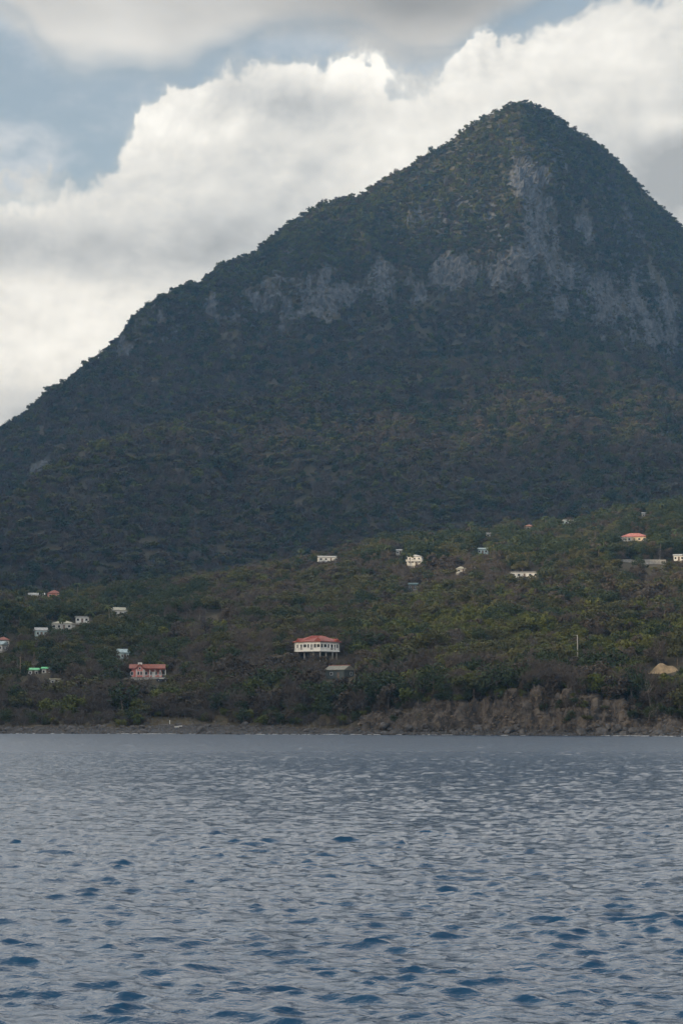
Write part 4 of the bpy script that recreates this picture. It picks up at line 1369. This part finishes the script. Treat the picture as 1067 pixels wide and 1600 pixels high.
# ---- trees and scrub of the hillside
area = cell_area(hX, hY, hZ)
S_ = hS[:-1, :-1]; PXc = hPX[:-1, :-1]; PYc = hPY[:-1, :-1]
dens = area * (S_ > 2.1) * (S_ < 6.75) * (PXc > -240) * (PXc < 1310)
bareb = sstep(PXc, 545, 610) * (1 - 0.45 * sstep(PXc, 940, 1000))
dens = dens * np.where(S_ < 2.86, np.where(PXc < 560, 1.6 * (S_ > 2.12), 0.0) * (1 - bareb) + bareb * 0.9 * sstep(fbm2(hX / 9, hZ / 7, 3, 71)[:-1, :-1], 0.48, 0.62) + 0.4 * (PXc > 940), 1.0)
dens = dens * np.where((S_ >= 2.86) & (S_ < 3.3), 3.0, 1.0)
dens = dens * np.where((PXc > 235) & (PXc < 300) & (S_ < 2.75), 0.05, 1)
bl, ii, jj = sample(hX, hY, hZ, dens, 24000)
tx, ty, tz = bl(hX), bl(hY), bl(hZ)
tpx, tpy = project(tx, ty, tz)
ts = bl(hS)
patch = fbm2(tx / 38, ty / 55, 3, 12)
patch2 = fbm2(tx / 60, ty / 80, 3, 15)
W = np.zeros((len(tx), 5)) + 0.05
left_lush = sstep(tpx, 340, 240) * sstep(tpy, 1062, 1040) if False else (1 - sstep(tpx, 240, 340)) * (1 - sstep(tpy, 1040, 1062))
ridge_lush = sstep(tpx, 520, 640) * (1 - sstep(tpy, 880, 905)) + sstep(tpx, 850, 950) * (1 - sstep(tpy, 880, 905))
front = sstep(tpy, 1030, 1060)
mid = (1 - front) * (1 - left_lush) * (1 - np.clip(ridge_lush, 0, 1))
W[:, 0] += 1.3 * left_lush + 1.1 * ridge_lush + 0.55 * front * (0.4 + patch) + 0.25 * mid
W[:, 1] += 0.35 * left_lush + 0.35 * ridge_lush + 0.30 * front + 0.95 * mid * (0.5 + patch)
W[:, 2] += 0.12 * left_lush + 0.12 * front + 0.9 * mid * sstep(tpx, 480, 640) * sstep(tpy, 915, 950)
W[:, 3] += 0.18 * left_lush + 0.2 * ridge_lush + 0.8 * front + 0.45 * mid
W[:, 4] += 0.08 * left_lush + 0.10 * ridge_lush + 0.9 * front * (1.4 - patch) + 0.25 * mid
brown = np.exp(-((tpx - 345) / 70) ** 2 - ((tpy - 1035) / 40) ** 2) + 0.7 * np.exp(-((tpx - 700) / 90) ** 2 - ((tpy - 905) / 16) ** 2)
W[:, 3] += 1.4 * brown; W[:, 4] += 1.2 * brown
W *= 0.12 + 1.5 * np.stack([fbm2(tx / 34 + 31 * k, ty / 48, 2, 20 + k) ** 3 for k in range(5)], -1) * 7
c = np.cumsum(W, 1); c /= c[:, -1:]
tk = (RNG.random(len(tx))[:, None] > c).sum(1)
tsc = RNG.uniform(0.62, 1.18, len(tx)) * np.where(ts < 2.95, np.where(tpx > 560, 0.40, 0.62), 1.0)
tsc *= (0.80 + 0.65 * fbm2(tx / 16, ty / 16, 2, 33)) * (1 + 0.22 * np.exp(-((ts - 3.3) / 0.25) ** 2))
hgt = np.array([8.0, 6.1, 5.5, 6.0, 6.7])[tk] * tsc
wid = np.array([3.7, 4.3, 3.5, 3.5, 3.1])[tk] * tsc
keep = ~blocks(tx, ty, tz, hgt, wid * 0.85)
order = np.argsort(-tsc)
kk = np.zeros(len(tx), bool)
o2 = order[keep[order]]
kk[o2] = thin(tx[o2], ty[o2], np.where(tk[o2] == 4, 0.75, 0.95) * wid[o2] * 0.98)
under = (~kk) & keep & (ts > 2.12) & (RNG.random(len(tx)) < np.where(ts < 3.12, 0.9, np.where(tpy > 1040, 0.55, 0.16)))
# low scrub filling in where taller trees would block the view
low = (~keep) & (RNG.random(len(tx)) < 0.5)
under &= ~low
lsc = RNG.uniform(0.18, 0.34, len(tx))
lk = np.where(RNG.random(len(tx)) < 0.5, 3, np.where(RNG.random(len(tx)) < 0.5, 2, 0))
low &= ~((lambda px, py: np.any([(px > b[0] - 1) & (px < b[2] + 1) & (np.abs(ty - b[4]) < 8) for b in BX], 0))(tpx, tpy))
low &= ~blocks(tx, ty, tz, 0.9 + 0 * tx, 0.5 + 0 * tx, 0)
tform = tk * NV + RNG.integers(0, NV, len(tx))
tform[low] = lk[low] * NV + RNG.integers(0, NV, low.sum())
tform[under] = lk[under] * NV + RNG.integers(0, NV, under.sum())
tsc = np.where(under, RNG.uniform(0.32, 0.55, len(tx)), tsc)
tsc = np.where(low, lsc, tsc)
hgt = np.where(low, hgt * 0.25, np.where(under, 2.5, hgt)); wid = np.where(low, wid * 0.25, np.where(under, 1.5, wid))
use = np.where(kk | low | under)[0]
# which trees show largest: paint them front to back on a coarse grid
use = use[np.argsort(ty[use])]
cov = np.zeros((800, 534), bool)
seen = np.zeros(len(tx))
for i in use:
    k = F / ty[i]
    a0, a1 = int((tpx[i] - wid[i] * k * 0.9) / 2), int((tpx[i] + wid[i] * k * 0.9) / 2)
    b0_, b1_ = int((tpy[i] - hgt[i] * k) / 2), int((tpy[i] - 0.15 * hgt[i] * k) / 2)
    a0, b0_ = max(a0, 0), max(b0_, 0)
    if a1 <= a0 or b1_ <= b0_ or a0 >= 534:
        continue
    sub = cov[b0_:b1_, a0:a1]
    seen[i] = (~sub).sum()
    sub[:] = True
best = use[np.argsort(-seen[use])][:300]
is_best = np.zeros(len(tx), bool); is_best[best] = True
NAMES = {'dark': 'leafy_tree', 'olive': 'spreading_tree', 'yellow': 'leafy_shrub', 'dry': 'dry_tree', 'bare': 'leafless_tree'}
DESC = {'dark': ('dark green bushy tree', 'tree'), 'olive': ('olive green flat-crowned tree', 'tree'), 'yellow': ('yellow-green leafy shrub', 'shrub'),
        'dry': ('brown dry-leaved tree', 'tree'), 'bare': ('grey leafless twiggy tree', 'tree')}


LAND = [(496, 1010, 'the stilt house'), (531, 1048, 'the grey-green shed'), (231, 1046, 'the pink house'), (192, 1020, 'the pale blue cottage'), (60, 1050, 'the green huts'),
        (902, 1010, 'the tall pale pole'), (1038, 1045, 'the sandy mound'), (278, 1132, 'the dinghy'), (817, 898, 'the long white house'), (990, 842, 'the cream villa'),
        (129, 968, 'the white box house'), (85, 928, 'the coral house'), (184, 954, 'the cream roofed house'), (649, 876, 'the two storey villa'), (646, 917, 'the dark teal hut'),
        (620, 1130, 'the left end of the earth cliff'), (770, 1120, 'the middle of the earth cliff'), (910, 1120, 'the right end of the earth cliff'), (5, 1005, 'the house at the left edge'), (40, 1135, 'the far left boulder shore')]
NTH = ['leftmost', 'second from left', 'third from left', 'fourth from left', 'fifth from left', 'sixth from left', 'seventh from left', 'eighth from left', 'ninth from left', 'tenth from left',
       'eleventh from left', 'twelfth from left', 'thirteenth from left', 'fourteenth from left', 'fifteenth from left', 'sixteenth from left', 'seventeenth from left',
       'eighteenth from left', 'nineteenth from left', 'twentieth from left'] + ['twenty-%s from left' % q for q in 'first second third fourth fifth sixth seventh eighth ninth'.split()] + \
      ['thirtieth from left'] + ['thirty-%s from left' % q for q in 'first second third fourth fifth sixth seventh eighth ninth'.split()]


def where_of(px, py):
    d = [math.hypot(px - l[0], (py - l[1]) * 1.3) for l in LAND]
    l = LAND[int(np.argmin(d))]
    dx_, dy_ = px - l[0], py - l[1]
    if abs(dx_) > abs(dy_) * 1.2:
        return ('left of ' if dx_ < 0 else 'right of ') + l[2]
    return ('above ' if dy_ < 0 else 'below ') + l[2]


def number_labels(items):
    """items: (object, px, label); things sharing a label are told apart by their place from left to right"""
    by = {}
    for it in items:
        by.setdefault(it[2], []).append(it)
    for lb, lst in by.items():
        lst.sort(key=lambda q: q[1])
        for k, it in enumerate(lst):
            it[0]['label'] = lb if len(lst) == 1 else lb + ', ' + (NTH[k] if k < len(NTH) - 1 and k < len(lst) - 1 else 'rightmost' if k == len(lst) - 1 else 'further right')


named = []
number_labels(bld)
for i in best:
    kd = KINDS[tform[i] // NV]; cm, tm = near[kd][tform[i] % NV]
    t = empty(NAMES[kd], (tx[i], ty[i], tz[i]), RNG.uniform(0, 6.28))
    f = tsc[i]
    t.scale = (f * RNG.uniform(0.9, 1.1), f * RNG.uniform(0.9, 1.1), f * RNG.uniform(0.9, 1.12))
    link('trunk', tm, t); link('crown', cm, t)
    ctr = tpy[i] - 0.5 * hgt[i] * F / ty[i]
    wh_ = where_of(tpx[i], ctr)
    big_ = 'tall ' if hgt[i] > 6.3 else 'low ' if hgt[i] < 4.0 else ''
    named.append((t, tpx[i], big_ + DESC[kd][0] + ' ' + wh_))
    tag(t, big_ + DESC[kd][0] + ' ' + wh_, DESC[kd][1], DESC[kd][0] + 's on the slope')
number_labels(named)
rest = use[~is_best[use]]
sz = tsc[rest][:, None] * RNG.uniform(0.9, 1.12, (len(rest), 3))
scatter('hillside_scrub', np.stack([tx, ty, tz], -1)[rest], tform[rest], sz, protoN, 'mixed green and brown scrub covering the hillside', 'scrub')

# ---- palms
def palm_meshes(seed):
    r = np.random.default_rng(seed)
    H = r.uniform(7.0, 10.0); bx = r.uniform(-0.9, 0.9)
    path = [(bx * f * f, 0.3 * f * f, -0.6 + (H + 0.6) * f) for f in np.linspace(0, 1, 7)]
    tr = tube_np(path, [0.26, 0.19, 0.17, 0.16, 0.15, 0.14, 0.13], 7)
    tip = np.array(path[-1]); parts = []
    for k in range(17):
        a = k * 2.4 + r.uniform(-0.2, 0.2); e0 = r.uniform(-0.25, 1.15); L = r.uniform(2.6, 3.5)
        d = np.array([math.cos(a), math.sin(a), 0]); s_ = np.array([-math.sin(a), math.cos(a), 0])
        pts = [tip]; e = e0
        for q in range(7):
            pts.append(pts[-1] + (d * math.cos(e) + np.array([0, 0, math.sin(e)])) * L / 7); e -= 0.30
        pts = np.array(pts); V = []
        for q in range(8):
            w = 0.08 + 0.42 * math.sin(math.pi * min(1, (q + 0.6) / 8.0)) ** 0.7
            V += [pts[q] - s_ * w - np.array([0, 0, w * 0.6]), pts[q], pts[q] + s_ * w - np.array([0, 0, w * 0.6])]
        Fc = []
        for q in range(7):
            for c_ in range(2):
                # gaps between leaflets: each segment narrows to the rib
                Fc.append((q * 3 + c_, q * 3 + c_ + 1, q * 3 + c_ + 4, q * 3 + c_ + 3))
        parts.append((np.array(V), np.array(Fc)))
    return mesh_np('fronds', *join(parts), False, [M['palm_leaf']]), mesh_np('palm_trunk', *tr, True, [M['pale_bark']])


palms = [palm_meshes(k + 40) for k in range(5)]
PALMS = [(110, 950, 'uphill of the cream roofed long house'), (122, 944, 'uphill of the cream roofed long house'), (62, 950, 'in the trees below the coral house'), (140, 992, 'in dark trees left of the blue cottage'),
         (158, 1004, 'in dark trees left of the blue cottage'), (98, 996, 'in dark trees left of the blue cottage'), (172, 985, 'in dark trees left of the blue cottage'), (30, 962, 'at the far left edge'), (573, 1010, 'just right of the stilt house'),
         (390, 895, 'on the middle ridge left of the long white house'), (470, 886, 'on the middle ridge left of the long white house'), (545, 868, 'on the ridge right of the long white house'),
         (590, 878, 'on the ridge left of the two storey villa'), (608, 882, 'on the ridge left of the two storey villa'), (676, 862, 'on the ridge right of the two storey villa'), (700, 870, 'on the ridge right of the two storey villa'),
         (735, 846, 'by the pale blue house'), (775, 858, 'by the pale blue house'), (790, 842, 'below the orange roofed cottage'), (806, 846, 'below the orange roofed cottage'), (815, 838, 'below the orange roofed cottage'), (838, 842, 'below the orange roofed cottage'),
         (852, 832, 'below the grey-white house'), (905, 828, 'below the grey-white house'), (945, 820, 'left of the cream villa'), (975, 815, 'uphill of the cream villa'), (984, 812, 'uphill of the cream villa'), (1035, 815, 'right of the cream villa'),
         (1046, 808, 'right of the cream villa'), (865, 872, 'below the cream villa'), (934, 878, 'below the cream villa'), (1030, 878, 'below the cream villa'), (1055, 858, 'at the right picture edge'), (640, 890, 'below the two storey villa')]
pal = []
for n_, (px, py, wh_) in enumerate(PALMS):
    p = pick(px, py)
    fm, tm = palms[n_ % 5]
    t = empty('palm_tree', (p[0], p[1], p[2]), RNG.uniform(0, 6.28)); f = RNG.uniform(0.85, 1.2); t.scale = (f, f, f)
    link('trunk', tm, t); link('crown', fm, t)
    tag(t, 'palm ' + wh_, 'palm', 'village palms')
    pal.append((t, px, 'coconut palm ' + wh_))
number_labels(pal)

# ---- forest on the mountain
area = cell_area(mX, mY, mZ)
PXm, PYm = project(mX, mY, mZ)
S_ = mS[:-1, :-1]; pc = PXm[:-1, :-1]
rc = rk[:-1, :-1]
dens = area * (S_ > 6.1) * (S_ < 13.35) * (pc > -260) * (pc < 1330)
fine_ = fbm2(mX / 11, mZ / 24, 3, 61)[:-1, :-1]
dens = dens * (1 - 0.90 * sstep(rc + 0.5 * (fine_ - 0.5), 0.26, 0.62))
dens = dens * np.where((S_ > 11.0) & (S_ < 12.0), 1.0, 1.0)
dens = dens * np.where(S_ > 10.95, 2.0, 1.0)
bl, ii, jj = sample(mX, mY, mZ, dens, 100000)
fx, fy, fz = bl(mX), bl(mY), bl(mZ); fs_ = bl(mS); frk = bl(rk)
fpx, fpy = project(fx, fy, fz)
n = len(fx)
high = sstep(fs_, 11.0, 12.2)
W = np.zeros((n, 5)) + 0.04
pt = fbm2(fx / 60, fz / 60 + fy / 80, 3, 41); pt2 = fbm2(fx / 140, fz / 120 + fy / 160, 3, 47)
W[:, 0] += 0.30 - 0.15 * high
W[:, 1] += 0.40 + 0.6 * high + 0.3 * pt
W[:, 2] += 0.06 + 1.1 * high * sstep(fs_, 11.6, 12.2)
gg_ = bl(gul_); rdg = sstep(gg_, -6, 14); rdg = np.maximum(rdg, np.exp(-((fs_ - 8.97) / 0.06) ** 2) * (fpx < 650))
rim = np.exp(-((fs_ - 8.97) / 0.065) ** 2) * (1 - sstep(fpx, 600, 720))  # pale tree kinds colour in the sunlit rim of the spur crest
val = sstep(fs_, 9.1, 9.3) * (1 - sstep(fs_, 10.1, 10.5)) * (1 - sstep(fpx, 450, 600))  # dark tree kinds colour in the shade of the valley behind the spur
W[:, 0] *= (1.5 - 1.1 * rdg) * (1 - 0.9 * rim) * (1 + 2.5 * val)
W[:, 1] *= 0.7 + 0.7 * rdg
W[:, 2] *= 0.4 + 1.8 * rdg
W[:, 3] += 0.65 * (1 - high * 0.1) * (0.3 + pt2) * (0.35 + 1.3 * rdg)
W[:, 4] += 0.75 * (1 - high * 0.8) * (1.2 - pt) * (0.6 + 0.8 * rdg)
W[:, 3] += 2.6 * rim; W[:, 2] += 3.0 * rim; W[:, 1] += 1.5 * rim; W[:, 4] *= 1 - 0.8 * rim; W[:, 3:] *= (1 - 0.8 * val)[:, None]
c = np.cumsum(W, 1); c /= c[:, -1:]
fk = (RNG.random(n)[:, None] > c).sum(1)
fsz = np.clip(RNG.lognormal(-0.02, 0.30, n), 0.5, 1.75) * (1 - 0.55 * sstep(frk, 0.15, 0.5)) * np.where((fs_ > 11) & (fs_ < 12.9), 0.85, 1.0)
fsz = fsz * np.where(fs_ > 12.8, RNG.uniform(0.40, 0.85, n), 1.0) * 0.88
order = np.argsort(-fsz)
# spacing measured on the slope: stretch the map distance on steep ground
steep = sstep(fs_, 10.9, 11.2) * (1 - sstep(fs_, 13.0, 13.2))
kx = fx; ky = fy + (fz * 1.0)
kp = np.zeros(n, bool)
kp[order] = thin(kx[order], ky[order], (4.1 - 0.9 * sstep(fs_, 10.9, 12.0))[order] * fsz[order])
kp &= ~((fs_ < 7.0) & (RNG.random(n) < 0.2))
sel = np.where(kp)[0]
sz = fsz[sel][:, None] * RNG.uniform(0.88, 1.15, (len(sel), 3)) * np.array([1.12, 1.12, 1.0])
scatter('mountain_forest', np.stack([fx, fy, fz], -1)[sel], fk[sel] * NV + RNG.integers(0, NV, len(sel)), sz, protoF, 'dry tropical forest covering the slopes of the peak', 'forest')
print('TREES', len(use), 'individual', len(best), 'forest', len(sel))

# ================================================================ haze
m, gg = nodes_of('haze_air')
pv = gg.new('ShaderNodeVolumePrincipled')
pv.inputs['Color'].default_value = (0.22, 0.52, 1.0, 1)
pv.inputs['Absorption Color'].default_value = (1, 1, 1, 1)
pv.inputs['Density'].default_value = 0.00006
pv.inputs['Anisotropy'].default_value = 0.2
out = gg.new('ShaderNodeOutputMaterial')
m.node_tree.links.new(pv.outputs[0], out.inputs['Volume'])
hz = B().box(-3500, 2500, -900, 4100, -8.0, 1080).build('haze', m)
tag(hz, 'thin blue evening haze over bay and mountain', 'haze', kind='stuff')
